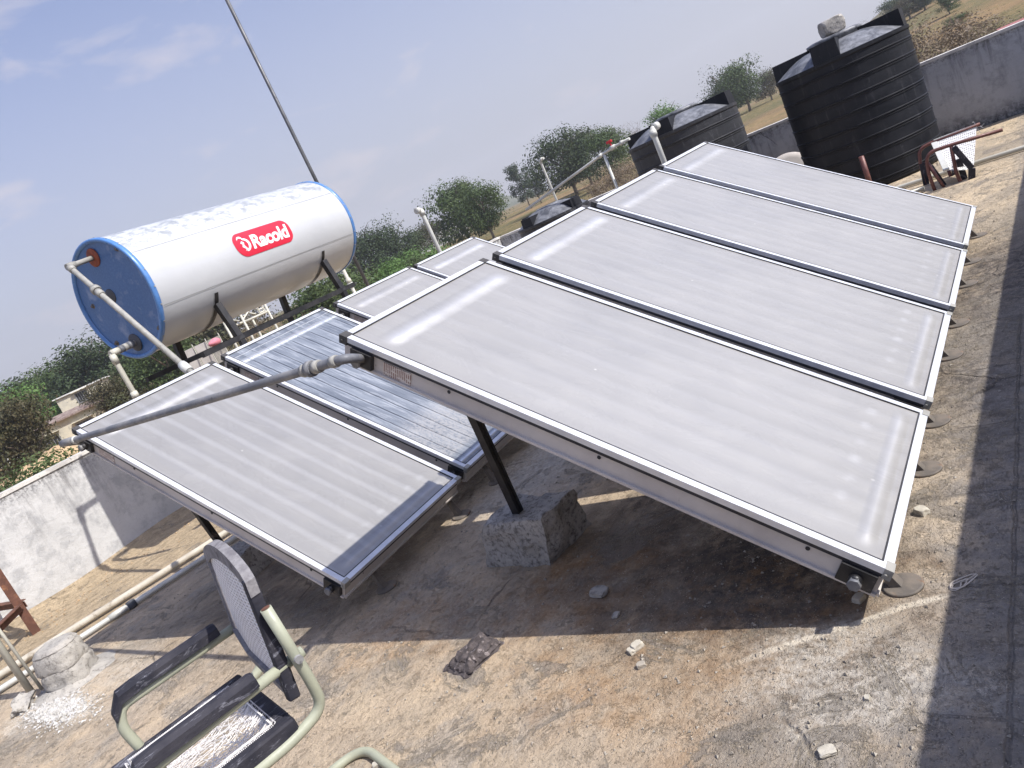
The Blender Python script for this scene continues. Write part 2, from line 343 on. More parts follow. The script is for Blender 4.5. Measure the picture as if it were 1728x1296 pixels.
def cover(name, clear=False, k=1.0, st=0.075):
    """dusty rolled-glass cover: u across (object x), v up the slope (object y)"""
    n = N(name); X, Y, Z = n.sep()
    def band(src, pos, w): return n.rng(n.math('ABSOLUTE', n.math('SUBTRACT', src, pos)), 0.0, w, 1, 0, True)
    w = n.noise(3, 4); warp = n.math('ADD', X, n.math('MULTIPLY', n.math('SUBTRACT', w, 0.5), 0.02))
    strip = n.math('SINE', n.math('MULTIPLY', warp, 2 * PI / 0.118))
    edge = n.math('MINIMUM', n.math('MINIMUM', X, n.math('SUBTRACT', 1.0, X)), n.math('MINIMUM', Y, n.math('SUBTRACT', 2.0, Y)))
    if not clear:
        d = n.mix(n.rng(n.noise(1.3, 5, 0.5), 0.35, 0.65), (0.245 * k, 0.234 * k, 0.214 * k), (0.272 * k, 0.259 * k, 0.236 * k))
        d = n.mix(n.rng(strip, 0.3, 1.0, 0, st), d, (0.46, 0.46, 0.47))
        d = n.mix(n.rng(n.noise(2.0, 5, 0.6, v=n.map((9, 0.6, 1))), 0.5, 0.7, 0, 0.2), d, (0.2, 0.2, 0.215))
        d = n.mix(n.rng(n.noise(220, 3, 0.6), 0.4, 0.65, 0, 0.14), d, (0.18, 0.18, 0.19))
        d = n.mix(n.rng(edge, 0.03, 0.11, 0.3, 0, True), d, (0.22, 0.205, 0.19))
        film = n.noise(3.4, 8, 0.72, v=n.map((1.6, 0.7, 1)), dist=0.8)
        d = n.mix(n.rng(film, 0.5, 0.66, 0, 0.11), d, (0.38, 0.37, 0.35))
        d = n.mix(n.rng(n.noise(1.1, 7, 0.7, dist=0.5), 0.52, 0.66, 0, 0.12), d, (0.17, 0.165, 0.16))
        run = n.noise(5.0, 7, 0.75, v=n.map((11, 0.5, 1)))
        d = n.mix(n.rng(run, 0.56, 0.7, 0, 0.14), d, (0.40, 0.385, 0.36))
        sp_ = n.math('MULTIPLY', n.rng(n.vor(7), 0.03, 0.055, 1, 0), n.rng(n.noise(3.1, 2), 0.5, 0.56))
        d = n.mix(n.math('MULTIPLY', sp_, 0.7), d, (0.60, 0.58, 0.54))
        header_glare = n.math('MAXIMUM', band(Y, 1.835, 0.06), n.math('MULTIPLY', band(Y, 0.085, 0.035), 0.6))  # sun glare over the header tubes, painted as pale metallic bands
        inner = n.rng(n.math('MINIMUM', X, n.math('SUBTRACT', 1.0, X)), 0.05, 0.14, 0, 1, True)
        header_glare = n.math('MULTIPLY', header_glare, inner)
        dash_glare = n.math('MULTIPLY', n.math('MULTIPLY', band(Y, 0.185, 0.028), n.rng(n.math('SINE', n.math('MULTIPLY', X, 2 * PI / 0.118)), -0.5, 0.9, 0, 1, True)), inner)  # row of soft glare marks, painted the same way
        vary = n.math('MULTIPLY', n.rng(n.noise(1.6, 3, 0.5), 0.35, 0.65, 0.4, 1.0), n.rng(n.t.nodes.new('ShaderNodeObjectInfo').outputs['Random'], 0, 1, 0.45, 1.0))
        met = n.math('MULTIPLY', n.math('MAXIMUM', n.math('MULTIPLY', header_glare, 0.55), n.math('MULTIPLY', dash_glare, n.rng(n.noise(7, 3, 0.6), 0.35, 0.65, 0.02, 0.42))), vary)
        dirt = n.math('MULTIPLY', n.rng(Y, 0.05, 0.0, 0, 0.8), n.rng(n.noise(10, 5, 0.7), 0.4, 0.6))
        d = n.mix(dirt, d, (0.22, 0.18, 0.13))
        hgt = n.math('ADD', n.math('MULTIPLY', strip, 0.05), n.math('MULTIPLY', header_glare, 1.0))
        nb = n.bump(hgt, 0.012, 1.0, nrm=n.bump(n.noise(400, 2), 0.0004))
        c = n.mix(met, d, (0.93, 0.93, 0.94))
        return n.set(col=c, rough=n.rng(n.noise(5, 4), 0.3, 0.7, 0.42, 0.5), metal=met, coat=0.3, crough=n.rng(film, 0.4, 0.62, 0.22, 0.34), nrm=nb, ior=2.35)
    seam = n.rng(n.math('ABSOLUTE', n.math('SINE', n.math('MULTIPLY', warp, PI / 0.092))), 0.02, 0.16, 1, 0)
    seam2 = n.rng(n.math('ABSOLUTE', n.math('SINE', n.math('ADD', n.math('MULTIPLY', warp, PI / 0.092), 0.35))), 0.0, 0.10, 1, 0)
    body = n.math('MULTIPLY', n.rng(Y, 0.13, 0.15, 0, 1), n.rng(Y, 1.80, 1.78, 0, 1))
    d = n.mix(n.rng(n.noise(2.0, 6, 0.6, v=n.map((5, 0.8, 1))), 0.38, 0.62), (0.12, 0.135, 0.16), (0.21, 0.23, 0.26))
    d = n.mix(n.math('MULTIPLY', n.math('MULTIPLY', seam, body), 0.8), d, (0.03, 0.035, 0.05))
    cond = n.math('MULTIPLY', n.rng(n.noise(3.5, 7, 0.75, v=n.map((7, 0.9, 1)), dist=0.3), 0.50, 0.62), 0.45)
    d = n.mix(cond, d, (0.46, 0.48, 0.51))
    d = n.mix(n.math('MULTIPLY', n.math('MULTIPLY', seam, body), 0.7), d, (0.03, 0.035, 0.05))
    d = n.mix(n.math('MULTIPLY', n.math('MULTIPLY', seam2, body), 0.5), d, (0.50, 0.53, 0.57))
    low = n.math('MULTIPLY', n.rng(Y, 0.62, 0.45, 0, 0.75, True), n.math('MULTIPLY', n.rng(n.noise(60, 4, 0.7), 0.35, 0.6), n.rng(Y, 0.12, 0.15, 0, 1)))
    d = n.mix(low, d, (0.36, 0.35, 0.34))
    hd = n.math('MAXIMUM', band(Y, 1.84, 0.035), n.math('MAXIMUM', band(Y, 1.915, 0.012), band(Y, 0.07, 0.03)))  # pale bands paint the header highlights into the colour
    d = n.mix(n.math('MULTIPLY', hd, 0.8), d, (0.80, 0.83, 0.86))
    nb = n.bump(n.math('ADD', n.math('MULTIPLY', hd, 1.0), n.math('SUBTRACT', n.math('MULTIPLY', n.noise(9, 4, v=n.map((6, 0.5, 1))), 0.4), n.math('MULTIPLY', seam, 0.4))), 0.012)
    return n.set(col=d, rough=0.32, metal=n.math('MULTIPLY', hd, 0.6), coat=0.5, crough=0.12, nrm=nb)
M['cover'] = cover('dusty glass cover'); M['cover_clear'] = cover('clear glass over absorber fins', True); M['cover_grey'] = cover('greyer dusty glass cover', k=0.82, st=0.2)
M['black_steel'] = worn('black painted steel', (0.018, 0.018, 0.02), (0.04, 0.038, 0.038), 0.5, 0.2, 8, spot=(0.12, 0.10, 0.09), spot_lo=0.64, spot_hi=0.72, bump=0.001)
M['foot'] = worn('rusty dusty steel foot', (0.13, 0.115, 0.10), (0.20, 0.17, 0.14), 0.8, 0.1, 16, spot=(0.22, 0.11, 0.05), bump=0.001)
M['galv'] = worn('grey plastic pipe', (0.14, 0.145, 0.16), (0.24, 0.235, 0.23), 0.6, 0.1, 9, spot=(0.10, 0.10, 0.10), spot_lo=0.58, spot_hi=0.7, sscale=30, bump=0.0012)
M['galv_pale'] = worn('pale grey fitting', (0.33, 0.32, 0.29), (0.25, 0.245, 0.22), 0.6, 0, 12, spot=(0.22, 0.21, 0.19), bump=0.001)
M['pvc'] = worn('cream pvc', (0.52, 0.50, 0.42), (0.45, 0.43, 0.36), 0.45, 0, 5, spot=(0.42, 0.39, 0.32), spot_lo=0.66, spot_hi=0.76, bump=0.0005)
M['pvc_white'] = worn('white pvc', (0.56, 0.56, 0.52), (0.48, 0.475, 0.43), 0.45, 0, 6, spot=(0.38, 0.35, 0.28), spot_lo=0.64, spot_hi=0.74, bump=0.0005)
M['pvc_dirty'] = worn('dirty floor pipe', (0.50, 0.46, 0.38), (0.40, 0.36, 0.29), 0.7, 0, 6, spot=(0.24, 0.20, 0.15), spot_lo=0.56, spot_hi=0.66, bump=0.001)
M['pole'] = worn('galvanised pole', (0.09, 0.09, 0.095), (0.14, 0.14, 0.145), 0.5, 0.4, 5)
M['rubber'] = worn('grey rubber flange', (0.06, 0.065, 0.075), (0.10, 0.10, 0.11), 0.7)
M['redrust'] = worn('rust red grommet', (0.30, 0.075, 0.03), (0.20, 0.05, 0.03), 0.7, 0, 20)
def tank_white():
    n = N('white enamel shell'); X, Y, Z = n.sep()
    c = n.mix(n.rng(n.noise(1.4, 4), 0.4, 0.65), (0.535, 0.545, 0.55), (0.49, 0.50, 0.51))
    topm = n.rng(Z, 0.20, 0.36, 0, 1, True)
    scr = n.noise(9, 7, 0.75, dist=0.4, v=n.map((1.2, 1.6, 1.6), rot=(0.3, 0, 0.5)))
    c = n.mix(n.math('MULTIPLY', topm, n.rng(scr, 0.47, 0.60, 0, 1)), c, (0.27, 0.285, 0.295))
    c = n.mix(n.math('MULTIPLY', n.rng(Z, 0.1, 0.5, 0, 1), n.rng(n.noise(5, 6, 0.7), 0.6, 0.66, 0, 0.3)), c, (0.55, 0.58, 0.57))
    low = n.rng(Z, -0.2, -0.45, 0, 0.25, True)
    c = n.mix(n.math('MULTIPLY', low, n.rng(n.noise(3, 6, 0.6, v=n.map((1, 1, 3))), 0.35, 0.6)), c, (0.55, 0.52, 0.45))
    return n.set(col=c, rough=n.rng(n.noise(4, 5), 0.3, 0.7, 0.34, 0.46), coat=0.25, crough=0.2, nrm=n.bump(n.noise(3.5, 3), 0.01, 0.5))
M['tank_white'] = tank_white()
M['blue'] = (lambda n: n.set(col=n.mix(n.rng(n.noise(5.5, 5, 0.6, dist=0.2), 0.56, 0.74, 0, 0.75), n.mix(n.rng(n.noise(60, 5, 0.7), 0.45, 0.6), (0.050, 0.130, 0.31), (0.065, 0.155, 0.35)), (0.30, 0.36, 0.50)),
                             rough=0.42, coat=0.2, nrm=n.bump(n.noise(120, 3), 0.0008)))(N('blue painted end cap'))
M['blue_rim'] = worn('bright blue rim', (0.08, 0.20, 0.46), (0.10, 0.24, 0.52), 0.35, 0, 12, bump=0.0004, coat=0.3)
M['red'] = worn('red sticker', (0.62, 0.02, 0.05), (0.58, 0.018, 0.045), 0.4, 0, 4, bump=0.0002, bscale=20)
M['white'] = worn('white print', (0.85, 0.85, 0.85), (0.80, 0.80, 0.80), 0.45, 0, 4, bump=0.0002)
M['seam'] = worn('dull seam', (0.34, 0.35, 0.35), (0.28, 0.28, 0.28), 0.6)
def blacktank():
    n = N('black polyethylene'); X, Y, Z = n.sep()
    c = n.mix(n.rng(n.noise(2.5, 6, 0.65), 0.4, 0.62), (0.007, 0.008, 0.011), (0.017, 0.018, 0.022))
    scr = n.rng(n.noise(7, 8, 0.82, dist=1.3, v=n.map((1.5, 1.5, 0.8))), 0.615, 0.65, 0, 0.35)
    c = n.mix(scr, c, (0.11, 0.112, 0.115))
    dr = n.rng(n.noise(8, 7, 0.75, v=n.map((2.6, 2.6, 0.3))), 0.56, 0.68, 0, 0.3)
    c = n.mix(dr, c, (0.10, 0.10, 0.105))
    return n.set(col=c, rough=n.rng(n.noise(5, 5, 0.6), 0.35, 0.65, 0.45, 0.62), spec=0.22, nrm=n.bump(n.noise(6, 4), 0.012, 0.4))
M['btank'] = blacktank()
M['btank_top'] = (lambda n: n.set(col=n.mix(n.rng(n.noise(6, 7, 0.75, dist=0.5), 0.4, 0.64), (0.06, 0.063, 0.07), (0.24, 0.245, 0.26)), rough=0.5, nrm=n.bump(n.noise(12, 5), 0.006)))(N('lit black tank top'))  # pale mottling, raised to carry the light that tops and lids reflect
M['btank_old'] = (lambda n: n.set(col=n.mix(n.rng(n.noise(9, 8, 0.8, v=n.map((2.4, 2.4, 0.4)), dist=0.4), 0.56, 0.72), (0.018, 0.019, 0.023), (0.13, 0.133, 0.14)), rough=0.55, nrm=n.bump(n.noise(9, 5), 0.01)))(N('scuffed black tank side'))
M['stone'] = worn('pale stone', (0.50, 0.46, 0.38), (0.36, 0.33, 0.27), 0.9, 0, 12, spot=(0.18, 0.16, 0.13), bump=0.006, bscale=25)
M['pebble'] = worn('grit', (0.38, 0.34, 0.28), (0.24, 0.21, 0.175), 0.95, 0, 3, spot=(0.48, 0.44, 0.38), bump=0.003, sscale=2)
M['rust'] = worn('rusty angle iron', (0.10, 0.045, 0.03), (0.16, 0.07, 0.045), 0.85, 0.1, 14, spot=(0.28, 0.13, 0.06), bump=0.0015)
M['brown_tube'] = worn('oxide red tube', (0.12, 0.045, 0.038), (0.17, 0.07, 0.055), 0.5, 0.1, 14, spot=(0.05, 0.03, 0.03), bump=0.001)
M['green_tube'] = worn('pale green enamelled tube', (0.37, 0.38, 0.28), (0.32, 0.33, 0.25), 0.45, 0, 9, spot=(0.16, 0.12, 0.08), spot_lo=0.68, spot_hi=0.72, sscale=36, bump=0.0008)
M['blackwood'] = (lambda n: n.set(col=n.mix(n.rng(n.noise(30, 8, 0.8, v=n.map((0.25, 1, 1)), dist=0.6), 0.56, 0.66), n.mix(n.rng(n.noise(8, 5), 0.4, 0.6), (0.018, 0.018, 0.026), (0.04, 0.038, 0.046)), (0.22, 0.22, 0.25)),
                                  rough=0.75, spec=0.3, nrm=n.bump(n.noise(45, 6, 0.7, v=n.map((0.3, 1, 1))), 0.003)))(N('cracked black painted wood'))
M['greywood'] = worn('bleached dark wood', (0.16, 0.15, 0.155), (0.25, 0.24, 0.24), 0.8, 0, 30, spot=(0.06, 0.055, 0.06), bump=0.003)
def weave():
    n = N('woven white plastic cane'); v = n.map((1, 1, 1))
    a = n.wave(20, v=v, direction='DIAGONAL', dist=1.5); b = n.wave(30, v=v, direction='Z', dist=1.0)
    h = n.math('MAXIMUM', a, b)
    c = n.mix(n.rng(n.math('MULTIPLY', a, b), 0.35, 0.6), (0.85, 0.83, 0.82), (0.42, 0.38, 0.36))
    c = n.mix(n.rng(n.noise(14, 5), 0.5, 0.7, 0, 0.4), c, (0.55, 0.50, 0.47))
    return n.set(col=c, rough=0.6, nrm=n.bump(h, 0.003))
M['weave'] = weave()
def weave_holes():
    n = N('perforated white cane'); v = n.vor(62, rnd=0.0)
    c = n.mix(n.rng(v, 0.30, 0.42, 1, 0), (0.66, 0.65, 0.63), (0.10, 0.085, 0.08))
    return n.set(col=c, rough=0.6)
M['weave_holes'] = weave_holes()
M['strand'] = worn('white cane strands', (0.80, 0.78, 0.76), (0.66, 0.63, 0.60), 0.6)
M['bark'] = worn('dark flaking slab', (0.055, 0.045, 0.044), (0.11, 0.092, 0.09), 0.95, 0, 26, spot=(0.30, 0.26, 0.25), bump=0.012, bscale=40, spot_lo=0.58, spot_hi=0.66, sscale=40)
M['lime'] = worn('lime powder', (0.56, 0.545, 0.52), (0.42, 0.40, 0.36), 0.95, 0, 20, bump=0.006)
M['string'] = worn('cotton string', (0.62, 0.56, 0.48), (0.50, 0.44, 0.37), 0.9)
M['redplastic'] = worn('red valve handle', (0.55, 0.02, 0.03), (0.42, 0.015, 0.02), 0.4)
# land --------------------------------------------------------------------
def land_mat():
    n = N('dry farmland'); X, Y, Z = n.sep()
    a = n.noise(0.02, 6, 0.6); b = n.noise(0.09, 7, 0.65); f = n.noise(1.3, 6, 0.7)
    st = n.noise(0.05, 6, 0.65, v=n.map((0.3, 2.0, 1), rot=(0, 0, 0.9)))
    c = n.mix(n.rng(b, 0.4, 0.6), (0.33, 0.225, 0.115), (0.25, 0.17, 0.09))
    c = n.mix(n.rng(st, 0.46, 0.6, 0, 0.8), c, (0.19, 0.15, 0.085))
    c = n.mix(n.math('MULTIPLY', n.rng(a, 0.42, 0.5, 0, 0.8), n.rng(f, 0.35, 0.6)), c, (0.10, 0.12, 0.045))
    # bare sand toward the house
    dx = n.math('DIVIDE', n.math('SUBTRACT', X, 26), 34); dy = n.math('DIVIDE', n.math('SUBTRACT', Y, 62), 42)
    d = n.math('SQRT', n.math('ADD', n.math('MULTIPLY', dx, dx), n.math('MULTIPLY', dy, dy)))
    c = n.mix(n.rng(n.math('ADD', d, n.math('MULTIPLY', n.math('SUBTRACT', b, 0.5), 0.8)), 0.75, 1.05, 1, 0), c, n.mix(n.rng(n.noise(0.6, 7, 0.7), 0.4, 0.62), (0.50, 0.355, 0.205), (0.38, 0.26, 0.15)))
    c = n.mix(n.rng(f, 0.35, 0.7, 0, 0.45), c, n.mix(1.0, c, (0.5, 0.5, 0.48), 'MULTIPLY'))
    return n.set(col=c, rough=0.97, spec=0.1, nrm=n.bump(n.math('ADD', n.noise(0.6, 8, 0.7), n.math('MULTIPLY', f, 0.3)), 0.5))
M['land'] = land_mat()
def foliage(name, c1, c2, c3):
    n = N(name)
    rn = n.noise(0.9, 4, 0.6)
    oi = n.t.nodes.new('ShaderNodeNewGeometry').outputs['Random Per Island']
    c = n.mix(oi, c1, c2)
    c = n.mix(n.rng(rn, 0.45, 0.62, 0, 0.8), c, c3)
    n.set(col=c, rough=0.6, spec=0.3)
    tr = n.t.nodes.new('ShaderNodeBsdfTranslucent'); n.L(c, tr.inputs[0])
    ms = n.t.nodes.new('ShaderNodeMixShader'); ms.inputs[0].default_value = 0.22
    n.t.links.new(n.b.outputs[0], ms.inputs[1]); n.t.links.new(tr.outputs[0], ms.inputs[2]); n.t.links.new(ms.outputs[0], n.out.inputs[0])
    return n.m
M['leaf_dark'] = foliage('dark evergreen leaves', (0.029, 0.050, 0.020), (0.053, 0.081, 0.030), (0.073, 0.095, 0.037))
M['leaf_mid'] = foliage('mid green leaves', (0.048, 0.081, 0.024), (0.082, 0.122, 0.039), (0.106, 0.135, 0.046))
M['leaf_olive'] = foliage('brownish olive leaves', (0.058, 0.056, 0.027), (0.101, 0.083, 0.039), (0.058, 0.074, 0.027))
M['leaf_light'] = foliage('fresh light green leaves', (0.085, 0.165, 0.035), (0.125, 0.220, 0.055), (0.10, 0.17, 0.05))
M['leaf_blue'] = foliage('grey green leaves', (0.060, 0.085, 0.058), (0.090, 0.115, 0.075), (0.07, 0.10, 0.06))
M['leaf_dry'] = foliage('dry twigs', (0.17, 0.13, 0.09), (0.24, 0.18, 0.12), (0.13, 0.11, 0.07))
M['barkwood'] = worn('tree bark', (0.13, 0.10, 0.075), (0.20, 0.165, 0.125), 0.95, 0, 3, bump=0.02, bscale=12)
M['housewall'] = worn('stained cream wall', (0.60, 0.55, 0.42), (0.48, 0.45, 0.36), 0.9, 0, 0.8, spot=(0.30, 0.29, 0.25), sscale=1.4, spot_lo=0.55, spot_hi=0.68, bump=0.01)
M['housewhite'] = worn('pale wall', (0.68, 0.67, 0.64), (0.58, 0.57, 0.54), 0.9, 0, 0.6, spot=(0.36, 0.35, 0.33), sscale=1.5, bump=0.01)
M['tiles'] = worn('weathered roof tiles', (0.19, 0.13, 0.11), (0.30, 0.24, 0.20), 0.9, 0, 2.2, spot=(0.07, 0.06, 0.055), sscale=3, bump=0.05, bscale=6)
M['darkglass'] = worn('dark window', (0.02, 0.022, 0.025), (0.035, 0.036, 0.04), 0.3)
M['winframe'] = worn('grey window bars', (0.30, 0.31, 0.32), (0.22, 0.22, 0.23), 0.6)
M['redroof'] = worn('red sheet roof', (0.30, 0.10, 0.09), (0.36, 0.14, 0.12), 0.6, 0, 2, bump=0.01)
M['sandpile'] = worn('sand heap', (0.50, 0.35, 0.20), (0.42, 0.29, 0.165), 0.97, 0, 1.2, spot=(0.30, 0.20, 0.11), sscale=2.2, bump=0.08, bscale=3)
M['hill'] = worn('wooded far hill', (0.085, 0.10, 0.055), (0.13, 0.13, 0.08), 0.97, 0, 0.02, spot=(0.05, 0.07, 0.035), sscale=0.06, bump=2.0, bscale=0.1)
M['pink'] = worn('pink sack', (0.62, 0.22, 0.26), (0.55, 0.18, 0.22), 0.8, 0, 4)

# ------------------------------------------------------------------ roof, parapets, building
XE = lambda y: 9.25 + 0.045 * y                # inner face of the far parapet
YL = lambda x: 7.0 + 0.08 * x                  # inner face of the left parapet
YR = lambda x: -1.015 - 0.027 * x              # inner face of the near parapet
def roof_poly(z, e=0.0):
    X0 = -5.0
    return [(X0, YR(X0) - e, z), (XE(-1.3) + e, YR(9.2) - e, z), (XE(7.75) + e, YL(9.6) + e, z), (X0, YL(X0) + e, z)]
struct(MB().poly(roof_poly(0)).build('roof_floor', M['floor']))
def strip_wall(name, pts, inward, h, thick, mat, label, cope=0.03, drop=0.004):
    """parapet along pts (inner face), 'inward' is +1 if the body lies to the left of the direction"""
    A = Vector((*pts[0], 0)); B = Vector((*pts[1], 0)); d = (B - A).normalized(); nrm = Vector((-d.y, d.x, 0)) * inward
    t = thing(name, label, 'parapet', A)
    w = MB(); NU = 60
    def top(u): return h(u) if callable(h) else h
    def f(u, v):
        p = (B - A) * u + Vector((0, 0, -0.3 + (top(u) + 0.3) * v))
        k = mnoise.noise(Vector((p.x * 0.9, p.y * 0.9 + 3, p.z * 1.5))) * 0.008
        return p + nrm * k
    w.grid(f, NU, 14)
    o2 = nrm * thick
    w.poly([o2 + Vector((0, 0, -0.3)), o2 + (B - A) + Vector((0, 0, -0.3)), o2 + (B - A) + Vector((0, 0, top(1))), o2 + Vector((0, 0, top(0)))])
    w.poly([Vector((0, 0, -0.3)), o2 + Vector((0, 0, -0.3)), o2 + Vector((0, 0, top(0))), Vector((0, 0, top(0)))])
    w.poly([(B - A) + Vector((0, 0, -0.3)), (B - A) + o2 + Vector((0, 0, -0.3)), (B - A) + o2 + Vector((0, 0, top(1))), (B - A) + Vector((0, 0, top(1)))])
    w.build('plaster_face', mat, t)
    c = MB(); prof = [(-0.012, -0.004), (-0.012, cope), (thick * 0.5, cope + 0.006), (thick + 0.012, cope), (thick + 0.012, -0.004)]
    rows = []
    for i in range(NU + 1):
        u = i / NU; p = (B - A) * u; rows.append([c.bm.verts.new(p + nrm * (a + mnoise.noise(p * 2.3 + Vector((0, 0, a * 30))) * 0.004) + Vector((0, 0, top(u) + b + mnoise.noise(p * 1.7 + Vector((5, a * 20, 0))) * 0.003))) for a, b in prof])
    for i in range(NU):
        for k in range(len(prof)):
            k2 = (k + 1) % len(prof); c.bm.faces.new((rows[i][k], rows[i + 1][k], rows[i + 1][k2], rows[i][k2]))
    c.bm.faces.new(rows[0]); c.bm.faces.new(rows[-1])
    c.build('coping', M['coping'], t)
    return t
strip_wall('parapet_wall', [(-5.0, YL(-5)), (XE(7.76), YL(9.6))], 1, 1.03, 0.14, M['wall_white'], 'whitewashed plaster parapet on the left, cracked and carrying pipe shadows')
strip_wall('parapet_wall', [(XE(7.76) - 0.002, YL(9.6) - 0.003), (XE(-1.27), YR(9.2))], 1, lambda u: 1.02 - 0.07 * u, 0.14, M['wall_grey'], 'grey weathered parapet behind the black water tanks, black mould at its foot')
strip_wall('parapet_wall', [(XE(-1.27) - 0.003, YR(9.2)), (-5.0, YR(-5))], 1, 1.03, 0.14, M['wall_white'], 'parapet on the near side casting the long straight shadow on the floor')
b = MB()
pl_, pt = roof_poly(-4.3, 0.13), roof_poly(-0.02, 0.13)
for i in range(4):
    j = (i + 1) % 4; b.poly([pl_[i], pl_[j], pt[j], pt[i]])
tag(b.build('building', M['housewhite']), 'plastered house under the roof terrace', 'building')

# ------------------------------------------------------------------ land
def land_h(x, y):
    d = math.hypot(x - CAMLOC.x, y - CAMLOC.y)
    z = np.interp(d, [0, 60, 95, 125, 160, 220, 400, 900, 2500], [-3.6, -3.3, -2.7, -1.9, -1.15, -0.75, -0.6, 0.2, 1.0])
    az = math.degrees(math.atan2(y - CAMLOC.y, x - CAMLOC.x))
    z += 0.25 * mnoise.noise(Vector((x * 0.03, y * 0.03, 0)))
    # rise of the hillside beyond the right end of the roof
    k = max(0.0, min(1.0, (13 - az) / 9)); k = k * k * (3 - 2 * k)
    z += k * np.interp(d, [0, 70, 140, 300, 700, 2500], [0, 0, 1.2, 9, 30, 60])
    return float(z)
lb = MB()
rings = [0, 6, 12, 20, 30, 40, 52, 66, 82, 100, 120, 145, 175, 210, 260, 330, 430, 600, 850, 1100, 1400]; SEG = 180
vs = []
for r_ in rings:
    vs.append([lb.bm.verts.new((2 + r_ * math.cos(2 * PI * k / SEG), 3 + r_ * math.sin(2 * PI * k / SEG), land_h(2 + r_ * math.cos(2 * PI * k / SEG), 3 + r_ * math.sin(2 * PI * k / SEG)))) for k in range(SEG)] if r_ else [lb.bm.verts.new((2, 3, land_h(2, 3)))])
for i in range(1, len(rings)):
    for k in range(SEG):
        k2 = (k + 1) % SEG
        if i == 1: f = lb.bm.faces.new((vs[0][0], vs[1][k], vs[1][k2]))
        else: f = lb.bm.faces.new((vs[i - 1][k], vs[i][k], vs[i][k2], vs[i - 1][k2]))
        f.smooth = True
struct(lb.build('ground', M['land']))
# far hills (px ranges of the photograph turned into azimuths)
def hill(D, az0, az1, height, seed):
    h = MB(); n_ = 60
    def f(u, v):
        az = rad(az0 + (az1 - az0) * u); dd = D + (v - 0.5) * 400
        e = math.sin(PI * u) ** 0.8 * math.sin(PI * v)
        z = -3 + e * height * (0.75 + 0.5 * mnoise.fractal(Vector((u * 5 + seed, v * 3, seed)), 1.0, 2.0, 5))
        return (CAMLOC.x + dd * math.cos(az), CAMLOC.y + dd * math.sin(az), z)
    h.grid(f, n_, 16); return struct(h.build('hill', M['hill']))
def azpx(px, py): d = ray(px, py); return math.degrees(math.atan2(d.y, d.x))
hill(1050, azpx(905, 310), azpx(690, 400), 28, 3.3)
hill(1150, azpx(760, 380), azpx(480, 520), 18, 8.1)
hill(900, azpx(1760, -60) - 12, azpx(1470, 60), 62, 5.7)

# ------------------------------------------------------------------ trees
def leaf_mesh(name, mat, W_, H_, n, leaf, seed, clumps=12, drop=0.0, flat=1.0):
    """crown: many small leaf-cluster quads spread through uneven clumps; base of crown at z=0"""
    rg = random.Random(seed); cl = []
    for i in range(clumps):
        a = rg.uniform(0, 2 * PI); q = rg.uniform(0, 1) ** 0.6; zz = rg.uniform(0.12, 0.92)
        rr = W_ * 0.5 * (1 - (abs(zz - 0.42) / 0.62) ** 2) ** 0.5 if abs(zz - 0.42) < 0.6 else W_ * 0.1
        cr = W_ * rg.uniform(0.16, 0.27)
        cl.append((Vector((math.cos(a) * rr * q * 0.85, math.sin(a) * rr * q * 0.85, zz * H_)), cr, rg.uniform(0.6, 1.0)))
    V = []; F = []
    for i in range(n):
        c, cr, sq = rg.choice(cl)
        d = Vector((rg.gauss(0, 1), rg.gauss(0, 1), rg.gauss(0, 1))).normalized()
        rr = cr * (rg.uniform(0, 1) ** 0.5) * (1 + 0.35 * mnoise.noise(d * 2.4 + c))
        p = c + Vector((d.x * rr, d.y * rr, d.z * rr * sq * flat))
        if p.z < 0.02 * H_: p.z = rg.uniform(0.02, 0.15) * H_
        up = (d + Vector((rg.gauss(0, .5), rg.gauss(0, .5), rg.gauss(0, .5) + 0.5))).normalized()
        x = up.orthogonal().normalized(); x = Matrix.Rotation(rg.uniform(0, 6.3), 3, up) @ x; y = up.cross(x)
        s = leaf * rg.uniform(0.6, 1.4); k = len(V)
        V += [p - x * s, p - y * s * 0.5 + up * s * .15, p + x * s, p + y * s * 0.55 + up * s * .1]; F.append((k, k + 1, k + 2, k + 3))
    me = bpy.data.meshes.new(name); me.from_pydata([tuple(v) for v in V], [], F); me.materials.append(mat); return me
